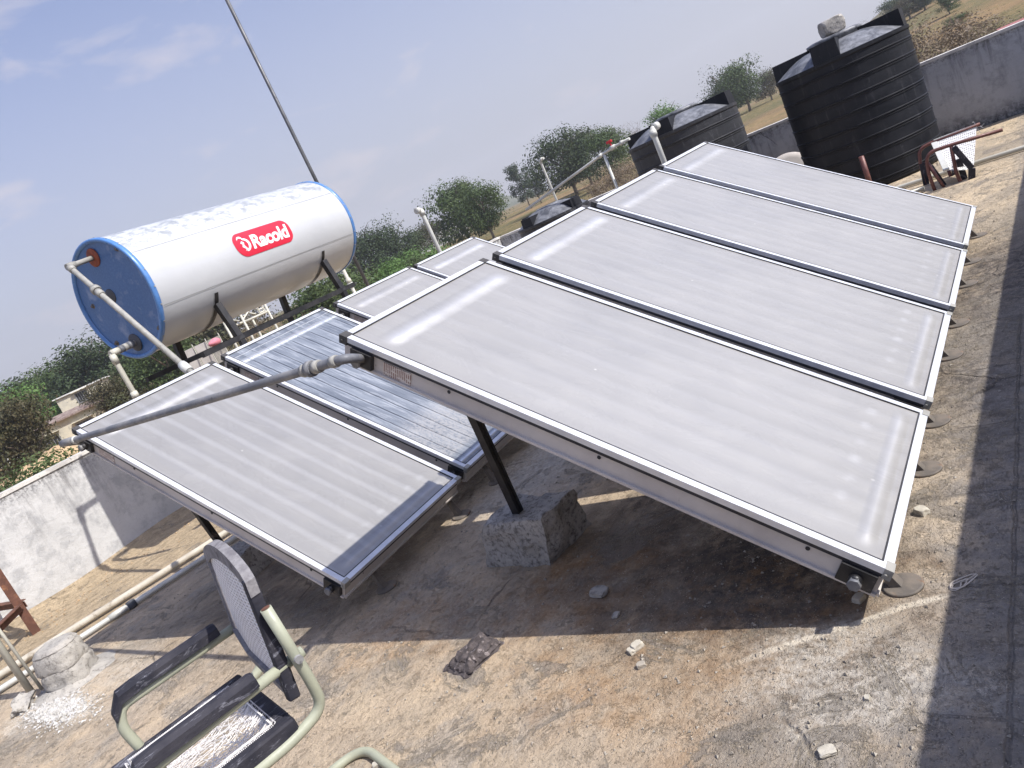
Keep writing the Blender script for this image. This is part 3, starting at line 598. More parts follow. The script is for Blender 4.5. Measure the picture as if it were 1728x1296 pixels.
def trunk_mesh(name, H_, r0, seed, spread, nb=6, lean=0.1, mat='barkwood', twigs=0, twig_len=1.0, base=0.35):
    rg = random.Random(seed); m = MB(); pts = []; rr = []
    n = 6
    for i in range(n + 1):
        t = i / n; pts.append(Vector((lean * H_ * t * t + rg.uniform(-.03, .03) * H_ * (i > 0), rg.uniform(-.03, .03) * H_ * (i > 0), H_ * t))); rr.append(r0 * (1 - 0.75 * t))
    m.tube(pts, r0, 7, radii=rr); ends = []
    for k in range(nb):
        t = rg.uniform(base, 0.95); p = pts[int(t * n)].lerp(pts[min(n, int(t * n) + 1)], (t * n) % 1)
        a = 2 * PI * k / nb + rg.uniform(-.4, .4); d = Vector((math.cos(a) * spread, math.sin(a) * spread, rg.uniform(.25, .7) * H_ * 0.7))
        q = [p, p + d * 0.35 + Vector((0, 0, .02 * H_)), p + d * 0.7 + Vector((rg.uniform(-.1, .1), rg.uniform(-.1, .1), .06)) * spread, p + d]
        m.tube(q, 0.1, 5, radii=[r0 * .5, r0 * .35, r0 * .22, r0 * .08]); ends += q[1:]
    for i in range(twigs):
        p = rg.choice(ends); d = Vector((rg.gauss(0, 1), rg.gauss(0, 1), rg.uniform(.1, 1.4))).normalized() * twig_len * rg.uniform(.5, 1.2)
        q = p + d * .5; e = p + d + Vector((rg.uniform(-.15, .15), rg.uniform(-.15, .15), .1)) * twig_len
        m.tube([p, q, e], .05, 3, radii=[r0 * .11, r0 * .07, r0 * .025], caps=False); ends.append(q)
    me = bpy.data.meshes.new(name); m.bm.to_mesh(me); m.bm.free(); me.materials.append(M[mat]); return me
KINDS = {}
def kind(k, mat, W_, H_, n, leaf, seeds, **kw):
    KINDS[k] = [(leaf_mesh('crown', M[mat], W_, H_, n, leaf, s, **kw), trunk_mesh('trunk', H_ * 0.55 + 0.3, W_ * 0.028, s, W_ * 0.3)) for s in seeds]
kind('dark', 'leaf_dark', 1.25, 0.86, 9000, 0.021, (1, 2, 3), clumps=34)
kind('mid', 'leaf_mid', 1.15, 0.84, 9000, 0.021, (4, 5), clumps=30)
kind('olive', 'leaf_olive', 1.2, 0.86, 9000, 0.021, (6, 7), clumps=34)
kind('light', 'leaf_light', 1.2, 0.8, 7000, 0.022, (8,), clumps=24)
kind('tall', 'leaf_blue', 0.6, 0.9, 4500, 0.018, (9, 10), clumps=26)
kind('bush', 'leaf_mid', 1.5, 1.0, 7000, 0.024, (12, 13), clumps=24)
kind('bushlight', 'leaf_light', 1.5, 1.0, 6000, 0.024, (14,), clumps=24)
kind('bushdry', 'leaf_dry', 1.6, 1.0, 5000, 0.020, (15, 16), clumps=20)
BARE = [trunk_mesh('branches', 0.55, 0.018, s, 0.38, nb=9, twigs=420, twig_len=0.16, mat='leaf_dry', base=0.1) for s in (21, 22)]
tcount = [0]
def ground_hit(px, py, dmax=320):
    d = ray(px, py); k = math.hypot(d.x, d.y)
    D = 14
    while D < dmax:
        p = CAMLOC + d * (D / k)
        if p.z < land_h(p.x, p.y): return p
        D += 0.5
    p = CAMLOC + d * (dmax / k); return Vector((p.x, p.y, land_h(p.x, p.y)))
UPX = 1269.5
def tree(kd, px, py, hpx, label, cat='tree', wide=1.0, D=None, dmax=190, name=None, group='trees beyond the roof', trunk_h=0.18):
    """base seen at pixel (px, py), height of hpx pixels"""
    if D: p = at(px, py, D); p.z = land_h(p.x, p.y)
    else: p = ground_hit(px, py, dmax)
    dist = (p - CAMLOC).dot((CAMROT.to_matrix() @ Vector((0, 0, -1))))
    # if the ground there lies off the sight line the base simply hides lower; keep the crown top where it is seen
    want = at(px, py, math.hypot(p.x - CAMLOC.x, p.y - CAMLOC.y)).z - p.z
    H_ = hpx * dist / UPX + max(0, want)
    i = tcount[0]; tcount[0] += 1; rg = random.Random(100 + i)
    if kd == 'bare':
        t = thing(name or 'bare_tree', label, cat, (p.x, p.y, p.z - 0.1), (0, 0, rg.uniform(0, 6)), group); t.scale = (H_ * wide, H_ * wide, H_)
        o = bpy.data.objects.new('branches', BARE[i % 2]); COL.objects.link(o); o.parent = t; return t
    cm, tm = KINDS[kd][i % len(KINDS[kd])]
    low = kd.startswith('bush')
    t = thing(name or ('shrub' if low else 'tree'), label, cat, (p.x, p.y, p.z - 0.1), (0, 0, rg.uniform(0, 6)), group)
    t.scale = (H_ * wide, H_ * wide, H_)
    c = bpy.data.objects.new('crown', cm); COL.objects.link(c); c.parent = t; c.location = (0, 0, 0.0 if low else 0.14)
    k = bpy.data.objects.new('trunk', tm); COL.objects.link(k); k.parent = t
    if low: k.scale = (.35, .35, .55)
    return t
TR = [
 # right part
 ('mid', 1262, 176, 68, 'bushy green tree standing just left of the large black tank with the rock', 1.0, 170),
 ('dark', 1236, 186, 66, 'darker tree partly hidden by the middle black tank and its raised lug', .9, 175),
 ('olive', 1300, 160, 40, 'low tree whose crown touches the left edge of the large black tank', .9, 180),
 ('light', 1128, 226, 48, 'small yellow-green crown showing just above the lid of the middle black tank', 1.0, 150),
 ('bare', 1076, 262, 62, 'leafless purplish bush left of the middle black tank', 1.0, 140),
 ('mid', 1042, 300, 84, 'green tree behind the red-handled valve of the white pipe', .85, 125),
 ('dark', 975, 330, 108, 'tallest dark tree, crossed by the bare white stand pipe and the sloping pipe', .95, 140),
 ('olive', 1002, 318, 88, 'brown-green tree between the tall dark tree and the red valve', .85, 150),
 ('tall', 897, 352, 78, 'slender grey-green tree left of the tallest dark tree', 1.0, 175),
 ('tall', 917, 350, 66, 'slender grey-green tree touching the upper end of the bare white stand pipe', 1.0, 180),
 ('mid', 834, 402, 92, 'round green tree with a pale bare trunk standing in front of the small black tank', .85, 118),
 ('mid', 792, 408, 100, 'large round green tree right of the first white vent pipe', .95, 125),
 ('olive', 740, 424, 50, 'hazy low tree between the white vent pipe and the large round tree', 1.2, 185),
 ('dark', 684, 452, 74, 'dense dark tree above the rear collectors, right half of the pair', 1.05, 150),
 ('dark', 640, 466, 84, 'dense dark tree above the rear collectors, left half of the pair', 1.0, 145),
 ('tall', 612, 478, 60, 'thin grey tree beside the pole right of the water heater drum', 1.2, 170),
 # below the heater drum
 ('bush', 540, 522, 52, 'bright green shrub seen under the far end of the heater drum', 1.2, 70),
 ('bush', 590, 506, 46, 'green shrub behind the two pipes at the end of the heater drum', 1.2, 75),
 ('bushlight', 640, 482, 34, 'light green shrub just above the second rear collector', 1.3, 85),
 ('bushlight', 700, 446, 26, 'yellowish shrub in front of the dark tree by the first vent pipe', 1.6, 95),
 ('bush', 672, 466, 26, 'low dark green shrub between the yellowish shrub and the light green one', 1.6, 92),
 ('bare', 470, 556, 52, 'leafless brown tree framed by the legs of the heater stand', 1.0, 60),
 ('olive', 372, 580, 84, 'olive tree half hidden behind the blue end of the drum', 1.2, 115),
 ('dark', 325, 600, 84, 'dark tree behind the lower rim of the blue drum end', 1.2, 120),
 ('mid', 290, 640, 78, 'tree with thin crooked trunk right of the white down pipe', 1.0, 85),
 # left
 ('dark', 232, 646, 88, 'dark spreading tree behind the upright of the white down pipe', 1.2, 125),
 ('dark', 180, 668, 92, 'dark tree with a rounded top left of the white down pipe', 1.15, 130),
 ('mid', 130, 690, 84, 'grey-green tree rising behind the tiled house roof', 1.15, 135),
 ('olive', 212, 704, 72, 'brown leafy tree overhanging the right end of the tiled house', 1.0, 85),
 ('dark', 84, 706, 76, 'tree on the skyline between the round-topped tree and the light green one', 1.2, 150),
 ('light', 56, 742, 96, 'fresh light green tree crown above the big brown-green tree', .85, 100),
 ('olive', 60, 772, 108, 'big brown-green tree standing left of the house', .76, 70),
 ('olive', 14, 790, 112, 'brown-green tree cut off by the left edge of the picture', 1.0, 78),
 ('dark', 30, 722, 72, 'hazy skyline tree behind the big brown-green trees', 1.3, 165),
 ('dark', -20, 745, 80, 'hazy skyline tree at the extreme left', 1.3, 165),
 ('bush', 34, 822, 42, 'rounded green bush poking over the left parapet', 1.25, 42),
 ('bare', 62, 782, 26, 'grey twiggy scrub between the big brown-green tree and the sand heap', 1.5, 74),
 # hillside top right
 ('mid', 1606, 32, 34, 'small round tree standing alone on the field beyond the grey parapet', 1.0, 150),
 ('mid', 1638, 12, 26, 'second lone field tree, farther up the slope at the top edge', 1.0, 170),
 ('dark', 1566, 34, 36, 'dark tree at the left end of the hillside wood by the tank rim', 1.3, 190),
 ('olive', 1540, 44, 34, 'scrubby hillside tree just above the right lug of the large black tank', 1.4, 190),
 ('mid', 1580, 18, 30, 'hillside tree behind the lone field tree', 1.4, 220),
 ('dark', 1600, 2, 26, 'highest hillside tree at the top edge of the picture', 1.4, 240),
 ('bushdry', 1620, 70, 30, 'dry brown scrub on the slope between the thicket and the red roof', 1.6, 70),
 ('bush', 1612, 44, 16, 'green scrub patch on the field below the lone round tree', 2.4, 120),
 ('dark', 1530, 52, 40, 'dark wooded clump rising right behind the raised lug of the large black tank', 1.6, 210),
 ('mid', 1556, 24, 34, 'round hillside tree directly above the brown thicket', 1.5, 215),
 ('dark', 1660, -8, 26, 'hillside tree at the top right corner of the picture', 1.8, 230),
 ('bare', 1466, 76, 46, 'leafless tree seen over the lid of the large black tank', 1.0, 130),
 ('bushdry', 1575, 92, 60, 'brown dry thicket touching the right side of the large black tank', 1.0, 60),
 ('bushdry', 1060, 300, 30, 'dry scrub in the field behind the sloping white pipe', 1.3, 90),
 ('bushdry', 1030, 318, 30, 'dry scrub right below the sloping white pipe near its upright', 1.2, 80),
 ('bare', 1000, 326, 36, 'dry scrub left of the short upright of the sloping pipe', 1.2, 85),
]
for kd, px, py, h_, lab, wide, D in TR:
    tree(kd, px, py, h_, lab, 'shrub' if kd.startswith('bush') or 'scrub' in lab or 'thicket' in lab or 'bush' in lab else 'tree', wide, D=D)

# ------------------------------------------------------------------ far buildings and yard things
def house(px, py, D, w, dpt, h, yawdeg, label, mat='housewall', wins=(), tiled=True, lit=True):
    p = at(px, py, D); p.z = land_h(p.x, p.y)
    d = ray(px, py); face = math.atan2(d.y, d.x) - PI / 2 + rad(yawdeg)
    t = thing('house', label, 'house', p, (0, 0, face))
    MB().box((0, dpt / 2, h / 2 - .3), (w, dpt, h + .6)).build('wall', M[mat], t)
    if tiled:
        r = MB(); e = 0.45; r.poly([(-w / 2 - e, -e, h), (w / 2 + e, -e, h), (w / 2 + e, dpt / 2, h + .45), (-w / 2 - e, dpt / 2, h + .45)], (0, 0, .14))
        r.poly([(-w / 2 - e, dpt + e, h), (w / 2 + e, dpt + e, h), (w / 2 + e, dpt / 2 + .002, h + .45), (-w / 2 - e, dpt / 2 + .002, h + .45)], (0, 0, .138))
        r.build('roof', M['tiles'], t)
    else:
        MB().box((0, dpt / 2, h + .07), (w + .5, dpt + .5, .13)).build('roof', M['housewhite'], t)
    for x, z, ww, wh in wins:
        f = MB()
        for sx in (-1, 1): f.box((x + sx * ww / 2, -.03, z), (.08, .1, wh + .08))
        for sz in (-1, 1): f.box((x, -.031, z + sz * wh / 2), (ww, .1, .08))
        for k in range(4): f.box((x - ww / 2 + ww * (k + 1) / 5, -.02, z), (.035, .035, wh))
        fo = f.build('window', M['winframe'], t)
        MB().box((x, -.006, z), (ww, .02, wh)).build('pane', M['darkglass'], fo)
        MB().box((x, -.22, z + wh / 2 + .22), (ww + .5, .44, .07)).build('sunshade', M[mat], fo)
    return t
house(132, 744, 84, 6.6, 4, 3.5, -8, 'old cream house with tiled roof and two barred windows, beside the big brown-green tree', wins=[(-1.9, 1.9, 1.5, 1.35), (1.3, 1.9, 1.5, 1.35)])
house(158, 700, 95, 5.0, 6, 5.4, -8, 'cream upper storey rising behind the tiled roof', tiled=False, wins=[(0, 4.6, 1.2, 1.1)])
house(212, 664, 125, 7, 5, 3.6, 20, 'white farmhouse seen behind the white down pipe', 'housewhite', tiled=False)
house(604, 470, 180, 7, 6, 3.8, 10, 'tiny white house seen between the pole and the heater drum', 'housewhite', tiled=False)
house(748, 404, 230, 16, 6, 4.4, 0, 'tiny white building far away left of the large round tree', 'housewhite', tiled=False)
house(6, 776, 120, 6, 5, 4, 0, 'white building glimpsed at the left edge below the brown-green trees', 'housewhite', tiled=False)
p = at(1728, 42, 40); zr = p.z
t = thing('shed', 'low shed with a red sheet roof beyond the grey parapet', 'shed', (p.x, p.y, land_h(p.x, p.y)), (0, 0, rad(8)))
hz = zr - land_h(p.x, p.y)
MB().box((2, -2.8, hz / 2 - .3), (7, 6.8, hz)).build('wall', M['housewhite'], t)
r = MB(); r.poly([(-2.0, -7.0, hz - .3), (5.2, -7.0, hz + .0), (5.2, .4, hz + .0), (-2.0, .4, hz - .3)], (0, 0, .05)); r.build('roof', M['redroof'], t)
# sand heap behind the left parapet
def heap(px, py, D, w, l, h, yaw, lab, seed):
    p = at(px, py, D); p.z = land_h(p.x, p.y) - .1; m = MB()
    def f(u, v):
        x = (u - .5) * 2; y = (v - .5) * 2; e = max(0, 1 - (x * x + y * y)); k = 1 + .5 * mnoise.fractal(Vector((x * 2, y * 2, seed)), 1, 2, 4)
        return (x * w, y * l, h * e ** .8 * k)
    m.grid(f, 40, 30); o = m.build('sand_heap', M['sandpile']); o.location = p; o.rotation_euler = (0, 0, yaw)
    return tag(o, lab, 'sand heap')
heap(120, 768, 52, 9, 5, 2.6, .3, 'long heap of yellow sand behind the left parapet', 1.0)
heap(360, 640, 30, 8, 4, 1.5, .5, 'sandy bank seen below the heater stand', 4.0)
# scaffold frames and cement sheets below the drum
def frame_rack(px, py, D, w, h, lab):
    p = at(px, py, D); d = ray(px, py); t = thing('scaffold_frame', lab, 'scaffold', (p.x, p.y, p.z), (0, 0, math.atan2(d.y, d.x) - PI / 2 + .5), 'white scaffold frames')
    u = MB()
    for x in (-w / 2, w / 2): u.tube([(x, 0, -1.5), (x, 0, h)], .035, 6)
    u.tube([(-w / 2, 0, h), (w / 2, 0, h)], .035, 6); u.tube([(-w / 2, 0, .25), (w / 2, 0, .25)], .035, 6)
    u.build('frame', M['pvc'], t)
    g = MB()
    for k in range(5): g.tube([(w * .18, 0, .3 + k * h * .15), (w * .38, 0, .3 + k * h * .15)], .025, 5)
    g.tube([(w * .18, 0, .25), (w * .18, 0, h)], .028, 5); g.tube([(w * .38, 0, .25), (w * .38, 0, h)], .028, 5)
    g.build('ladder', M['pvc'], t)
    x_ = MB().tube([(-w / 2, 0.06, .3), (w * .15, 0.06, h)], .025, 5); x_.tube([(-w / 2, 0.12, h), (w * .15, 0.12, .3)], .025, 5); x_.build('cross_brace', M['pvc'], t)
for px, py, lab in ((412, 560, 'white scaffold frame with ladder rungs, nearest the front stand leg'), (440, 548, 'white scaffold frame with ladder rungs, farther from the front stand leg')):
    frame_rack(px, py, 22, .8, .6, lab)
p = at(352, 590, 20); d = ray(352, 590); yw = math.atan2(d.y, d.x) - PI / 2
t = thing('sheet_stack', 'grey cement sheets leaning on posts, seen under the drum beside the blue end', 'cement sheets', p, (0, 0, yw))
for k in range(3): MB().box((-.45 + k * .33, k * .05, -.1), (.3, .02, .62), Euler((.15, 0, .0))).build('sheet', M['casing' if k < 2 else 'cement_post'], t)
m = MB()
for k in range(4): m.tube([(-.62 + k * .33, -.06, -.8), (-.62 + k * .33, -.06, .28)], .014, 5)
m.build('posts', M['pvc'], t)
p = at(362, 578, 19.5); m = MB(); m.grid(lambda u, v: Vector((math.cos(u * 2 * PI) * math.sin(v * PI) * .17, math.sin(u * 2 * PI) * math.sin(v * PI) * .12, math.cos(v * PI) * .09 * (1 + .2 * math.sin(u * 9)))), 20, 12)
o = m.build('sack', M['pink']); o.location = p; tag(o, 'pink sack lying among the cement sheets under the drum', 'sack')

# ------------------------------------------------------------------ solar collectors
TH = 0.6148; LN = 2.0
def make_collector(wd, clear=False, cm='cover'):
    t = thing('solar_collector', 'x', 'solar collector', group='flat plate solar collectors on the roof')
    m = MB(); fw = 0.032; fh = 0.022
    # aluminium top rim: four mitred rails, top face at z = 0
    def rail(a, b, inx, iny):
        a = Vector(a); b = Vector(b); d = (b - a).normalized(); q = Vector((inx, iny, 0)) * fw
        pts = [a, b, b + q - d * fw, a + q + d * fw]
        m.poly([(p.x, p.y, 0) for p in pts], (0, 0, -fh))
    rail((0, 0, 0), (wd, 0, 0), 0, 1); rail((wd, 0, 0), (wd, LN, 0), -1, 0); rail((wd, LN, 0), (0, LN, 0), 0, -1); rail((0, LN, 0), (0, 0, 0), 1, 0)
    m.build('frame', M['alu'], t)
    g = MB(); e = fw - .002
    for c, s in (((wd / 2, e, -.0015), (wd - 2 * e, .005, .004)), ((wd / 2, LN - e, -.0015), (wd - 2 * e, .005, .004)), ((e, LN / 2, -.0015), (.005, LN - 2 * e + .004, .0042)), ((wd - e, LN / 2, -.0015), (.005, LN - 2 * e + .004, .0042))): g.box(c, s)
    for c, s in (((wd / 2, .004, -.028), (wd - .01, .006, .012)), ((wd / 2, LN - .004, -.028), (wd - .01, .006, .012)), ((.004, LN / 2, -.028), (.006, LN - .01, .0122)), ((wd - .004, LN / 2, -.028), (.006, LN - .01, .0122))): g.box(c, s)
    g.build('gasket', M['gasket'], t)
    c = MB(); i_ = .011; z0 = -.034; z1 = -.112
    ps = [(i_, i_), (wd - i_, i_), (wd - i_, LN - i_), (i_, LN - i_)]
    c.poly([(x, y, z1) for x, y in ps[::-1]])
    for k in range(4):
        a, b_ = ps[k], ps[(k + 1) % 4]; c.poly([(a[0], a[1], z1), (b_[0], b_[1], z1), (b_[0], b_[1], z0), (a[0], a[1], z0)])
        # bottom return lip
    c.box((wd / 2, .006, z1 + .006), (wd - .02, .01, .01)); c.box((.006, LN / 2, z1 + .006), (.01, LN - .02, .01)); c.box((wd - .006, LN / 2, z1 + .006), (.01, LN - .02, .01))
    c.build('casing', M['casing'], t)
    v = MB(); x0, x1, y0, y1 = fw, wd - fw, fw, LN - fw
    v.grid(lambda a, b_: (x0 + (x1 - x0) * a, y0 + (y1 - y0) * b_, -.004 - .0015 * math.sin(PI * a) * math.sin(PI * b_)), 12, 24)
    v.build('glass_cover', M['cover_clear' if clear else cm], t)
    for cx, cy, sx, sy in ((0, 0, 1, 1), (wd, 0, -1, 1), (0, LN, 1, -1), (wd, LN, -1, -1)):
        k = MB(); top = sy == -1
        L1 = .036
        k.poly([(cx - sx * .004, cy - sy * .004, .002), (cx + sx * L1, cy - sy * .004, .002), (cx + sx * L1, cy + sy * (fw if top else .02), .002), (cx - sx * .004, cy + sy * (fw if top else .02), .002)], (0, 0, -.036))
        k.tube([(cx - sx * .005, cy + sy * .012, -.018), (cx - sx * .010, cy + sy * .012, -.018)], .005, 6)
        k.build('corner_cap', M['capblack' if top else 'galv_pale'], t)
    # header stubs left and right, top and bottom
    for yy in (.075, LN - .105):
        for sx, cx in ((-1, 0), (1, wd)):
            o = MB().box((cx + sx * (-.002), yy, -.066), (.022, .10, .062)).tube([(cx, yy, -.07), (cx + sx * .03, yy, -.07)], .019, 14).build('header_stub', M['black_steel'], t)
            MB().tube([(cx + sx * .026, yy, -.07), (cx + sx * .042, yy, -.07)], .0195, 6).build('union_nut', M['galv'], o)
    p = MB().poly([(.0095, LN - .20, -.045), (.0095, LN - .33, -.045), (.0095, LN - .33, -.098), (.0095, LN - .20, -.098)], (-.0015, 0, 0)); p.build('name_plate', M['plate'], t)
    hole = MB()
    for yy in (.22, .9, 1.5): hole.tube([(.0105, yy, -.052), (.0085, yy, -.052)], .007, 10)
    hole.build('rivet', M['gasket'], t)
    return t
def place_collectors(orig, yaw, n, pitch, wd, offs, labels, clear_i=None):
    X = Vector((math.cos(yaw), math.sin(yaw), 0)); V = Vector((-math.sin(yaw) * math.cos(TH), math.cos(yaw) * math.cos(TH), math.sin(TH)))
    out = []
    for i in range(n):
        if i == clear_i: t = make_collector(wd, True)
        elif i == 0 and clear_i: t = make_collector(wd, cm='cover_grey')
        elif 'p' in PROTO: t = copy_tree(PROTO['p'])
        else: t = PROTO['p'] = make_collector(wd)
        t.location = Vector(orig) + X * (pitch * i + offs[i][0]) + V * offs[i][1]; t.rotation_euler = (TH, 0, yaw); t['label'] = labels[i]
        out.append(t)
    return out
PROTO = {}
row1 = place_collectors((0, 0, .16), 0, 4, 1.0897, .9975, [(0, 0), (-.0035, -.0023), (-.0045, -.0094), (.0018, -.0082)],
    ['nearest solar collector of the long front row, grey pipe leaving its top corner', 'second collector of the front row, right behind the nearest one',
     'third collector of the front row, between the second and the last', 'last collector of the front row, next to the large black tank'])
row2 = place_collectors((-.0145, 2.3983, .2171), .0259, 4, 1.0922, .9975, [(0, 0), (-.0026, .0149), (.0226, -.0002), (-.0119, -.013)],
    ['dusty collector at the near end of the rear row, under the long grey pipe', 'clear collector showing bluish streaked absorber fins below the drum',
     'small-looking rear collector right behind the top edge of the nearest front collector', 'farthest collector of the rear row, by the first white vent pipe'], clear_i=1)
# feet: bent leg with a round base plate, two per collector
foot0 = None
def make_foot():
    t = thing('collector_foot', 'x', 'foot plate', group='round steel feet under the low edge of the collectors')
    m = MB(); m.lathe([(.058, 0.0), (.058, .006), (.054, .008)], seg=28); m.build('base_plate', M['foot'], t)
    l = MB(); l.poly([(-.018, .0, .008), (.018, .0, .008), (.012, .045, .095), (-.012, .045, .095)], (0, .006, 0)); l.poly([(-.018, .0, .008), (-.018, .035, .008), (-.013, .06, .09), (-.013, .045, .09)], (.005, 0, 0)); l.build('leg', M['foot'], t)
    return t
FT = [((.155, .035), 'front'), ((.85, .04), 'front'), ((1.24, .04), 'front'), ((1.93, .035), 'front'), ((2.36, .03), 'front'), ((3.0, .02), 'front'), ((3.45, .02), 'front'), ((4.05, .01), 'front')]
FLAB = ['bright dusty round foot under the near low corner of the nearest collector', 'dark round foot below the middle of the nearest collector edge, by the pale stone', 'round foot at the near low corner of the second front collector',
        'round foot at the far low corner of the second front collector', 'round foot at the near low corner of the third front collector', 'round foot at the far low corner of the third front collector',
        'round foot at the near low corner of the last front collector', 'round foot at the far low corner of the last front collector']
RLAB = ['rusty round foot under the near low corner of the rear row', 'rusty round foot behind the first one, near the joint of the two nearest rear collectors', 'round foot under the near low corner of the clear rear collector', 'round foot under the far low corner of the clear rear collector']
foot_pos = [((x, y, 0.0), l_, 0.0) for ((x, y), _), l_ in zip(FT, FLAB)] + [((.25, 2.50, 0), RLAB[0], .05), ((.93, 2.50, 0), RLAB[1], .05), ((1.32, 2.5, 0), RLAB[2], .05), ((2.0, 2.5, 0), RLAB[3], .05)]
for i, (loc, lab, dz) in enumerate(foot_pos):
    f = make_foot() if i == 0 else copy_tree(foot0)
    if i == 0: foot0 = f
    f.location = loc; f['label'] = lab; f.scale = (1, 1, 1.0 + dz * 6)
# support rails under the rows + props on concrete blocks
def rail_thing(orig, yaw, length, v, lab):
    X = Vector((math.cos(yaw), math.sin(yaw), 0)); V = Vector((-math.sin(yaw) * math.cos(TH), math.cos(yaw) * math.cos(TH), math.sin(TH))); Nn = X.cross(V)
    a = Vector(orig) + V * v - Nn * .136 + X * .1; m = MB(); m.bar(a, a + X * length, .045, .045); o = m.build('support_rail', M['black_steel']); tag(o, lab, 'support rail', 'black rails carrying the collectors')
rail_thing((0, 0, .16), 0, 4.1, 1.72, 'black rail under the high edge of the front row')
rail_thing((0, 0, .16), 0, 4.1, .16, 'black rail under the low edge of the front row')
rail_thing((-.0145, 2.3983, .2171), .0259, 4.1, 1.72, 'black rail under the high edge of the rear row')
rail_thing((-.0145, 2.3983, .2171), .0259, 4.1, .16, 'black rail under the low edge of the rear row')
def prop(p0, p1, lab):
    m = MB(); m.bar(p0, p1, .036, .036, up=(0, 1, 0)); m.bar(Vector(p0) + Vector((.012, -.021, 0)), Vector(p1) + Vector((.012, -.021, 0)), .012, .006, up=(0, 1, 0))
    tag(m.build('support_prop', M['black_steel']), lab, 'support prop', 'black props holding up the collectors')
prop((.477, 1.651, .15), (.30, 1.47, 1.02), 'black steel prop rising from the big grey concrete block')
prop((.44, 4.18, .1), (.22, 3.92, 1.08), 'black steel prop behind the broken chair backrest')
def rough_block(name, foot, top, h, mat, lab, cat, seed, z0=-.01, cuts=9, amp=.02):
    """foot, top: 4 xy corners each"""
    m = MB()
    lay = []
    for k in range(cuts + 1):
        t = k / cuts; ring = []
        for i in range(4):
            a0 = Vector(foot[i]).lerp(Vector(top[i]), t); a1 = Vector(foot[(i + 1) % 4]).lerp(Vector(top[(i + 1) % 4]), t)
            for j in range(10): ring.append(a0.lerp(a1, j / 10))
        lay.append(ring)
    n = 40; rows = []
    cx = sum(p[0] for p in top) / 4; cy = sum(p[1] for p in top) / 4
    def disp(p): 
        q = Vector(p) * 9; k = mnoise.fractal(q + Vector((seed, 0, 0)), .8, 2, 5)
        return k * amp
    def add(x, y, z, shrink=1.0):
        p = Vector((x, y, z)); c = Vector((cx, cy, z)); o = (p - c)
        return m.bm.verts.new(c + o * shrink * (1 + disp(p) / max(o.length, .08)) + Vector((0, 0, disp(p * 1.3 + Vector((0, 3, 0))) * .7 if z > .02 else 0)))
    for k, ring in enumerate(lay):
        z = z0 + (h - z0) * k / cuts; sh = 1.0 if k < cuts else .95
        rows.append([add(p[0], p[1], z, sh) for p in ring])
    for s_ in (.75, .5, .25): rows.append([add(cx + (p[0] - cx) * s_, cy + (p[1] - cy) * s_, h) for p in lay[-1]])
    for a, b_ in zip(rows, rows[1:]):
        for i in range(n): f = m.bm.faces.new((a[i], a[(i + 1) % n], b_[(i + 1) % n], b_[i])); f.smooth = True
    m.bm.faces.new(rows[-1]); m.bm.faces.new(rows[0][::-1])
    return tag(m.build(name, M[mat], sharp=50), lab, cat)
rough_block('concrete_block', [(.36, 1.50), (.70, 1.46), (.74, 1.83), (.39, 1.90)], [(.35, 1.42), (.60, 1.40), (.63, 1.76), (.37, 1.80)], .235, 'concrete', 'rough grey concrete block holding the prop in the middle of the floor', 'concrete block', 1.3, amp=.026)
rough_block('concrete_block', [(.38, 4.0), (.72, 4.05), (.70, 4.42), (.36, 4.38)], [(.40, 4.03), (.66, 4.06), (.64, 4.36), (.40, 4.34)], .17, 'concrete', 'half hidden concrete block in the shade behind the chair backrest', 'concrete block', 4.3, amp=.022)

# ------------------------------------------------------------------ water heater drum
YW = rad(5.16); HC = Vector((1.307, 5.477, 2.102)); HR = .5; HL = 2.5
ht = thing('water_heater', 'white insulated water heater drum with blue ends on a black stand', 'water heater', HC, (0, 0, YW))
m = MB(); m.lathe([(HR - .004, .02), (HR - .002, .5), (HR - .004, .55), (HR - .002, .6), (HR - .001, 1.9), (HR - .003, 1.95), (HR - .002, HL - .02)], axis=(1, 0, 0), seg=96, cap0=False, cap1=False)
shell = m.build('shell', M['tank_white'], ht)
for lab_, x0 in (('near', 0), ('far', HL)):
    s_ = 1 if x0 == 0 else -1
    e = MB(); e.lathe([(HR - .028, .012), (HR - .03, .0125), (.3, .004), (.0001, .002)], origin=(x0, 0, 0), axis=(s_, 0, 0), seg=96, cap0=False, cap1=False)
    eo = e.build('end_cap', M['blue'], ht)
    r = MB(); r.lathe([(HR - .029, .010), (HR - .024, -.006), (HR - .004, -.010), (HR + .006, -.002), (HR + .006, .030), (HR - .001, .034)], origin=(x0, 0, 0), axis=(s_, 0, 0), seg=96, cap0=False, cap1=False)
    ro = r.build('end_rim', M['blue_rim'], ht)
    q = MB()
    for k in range(22):
        a = 2 * PI * k / 22 + .1; c = Vector((x0 + s_ * .022, math.cos(a) * (HR + .005), math.sin(a) * (HR + .005))); o_ = Vector((0, math.cos(a), math.sin(a)))
        q.tube([c, c + o_ * .005], .006, 8)
    q.build('screws', M['galv_pale'], ro)
def cylpt(s, ang, off=0.0):
    a = rad(ang); return Vector((s, -math.cos(a) * (HR + off), math.sin(a) * (HR + off)))
for ang, w_ in ((-24.3, .006), (30.3, .0035)):
    m = MB(); m.grid(lambda u, v: cylpt(.045 + (HL - .09) * u, ang + (v - .5) * rad(1) * 0 + (v - .5) * math.degrees(w_ / HR) , .0012), 20, 1); m.build('seam', M['seam'], shell)
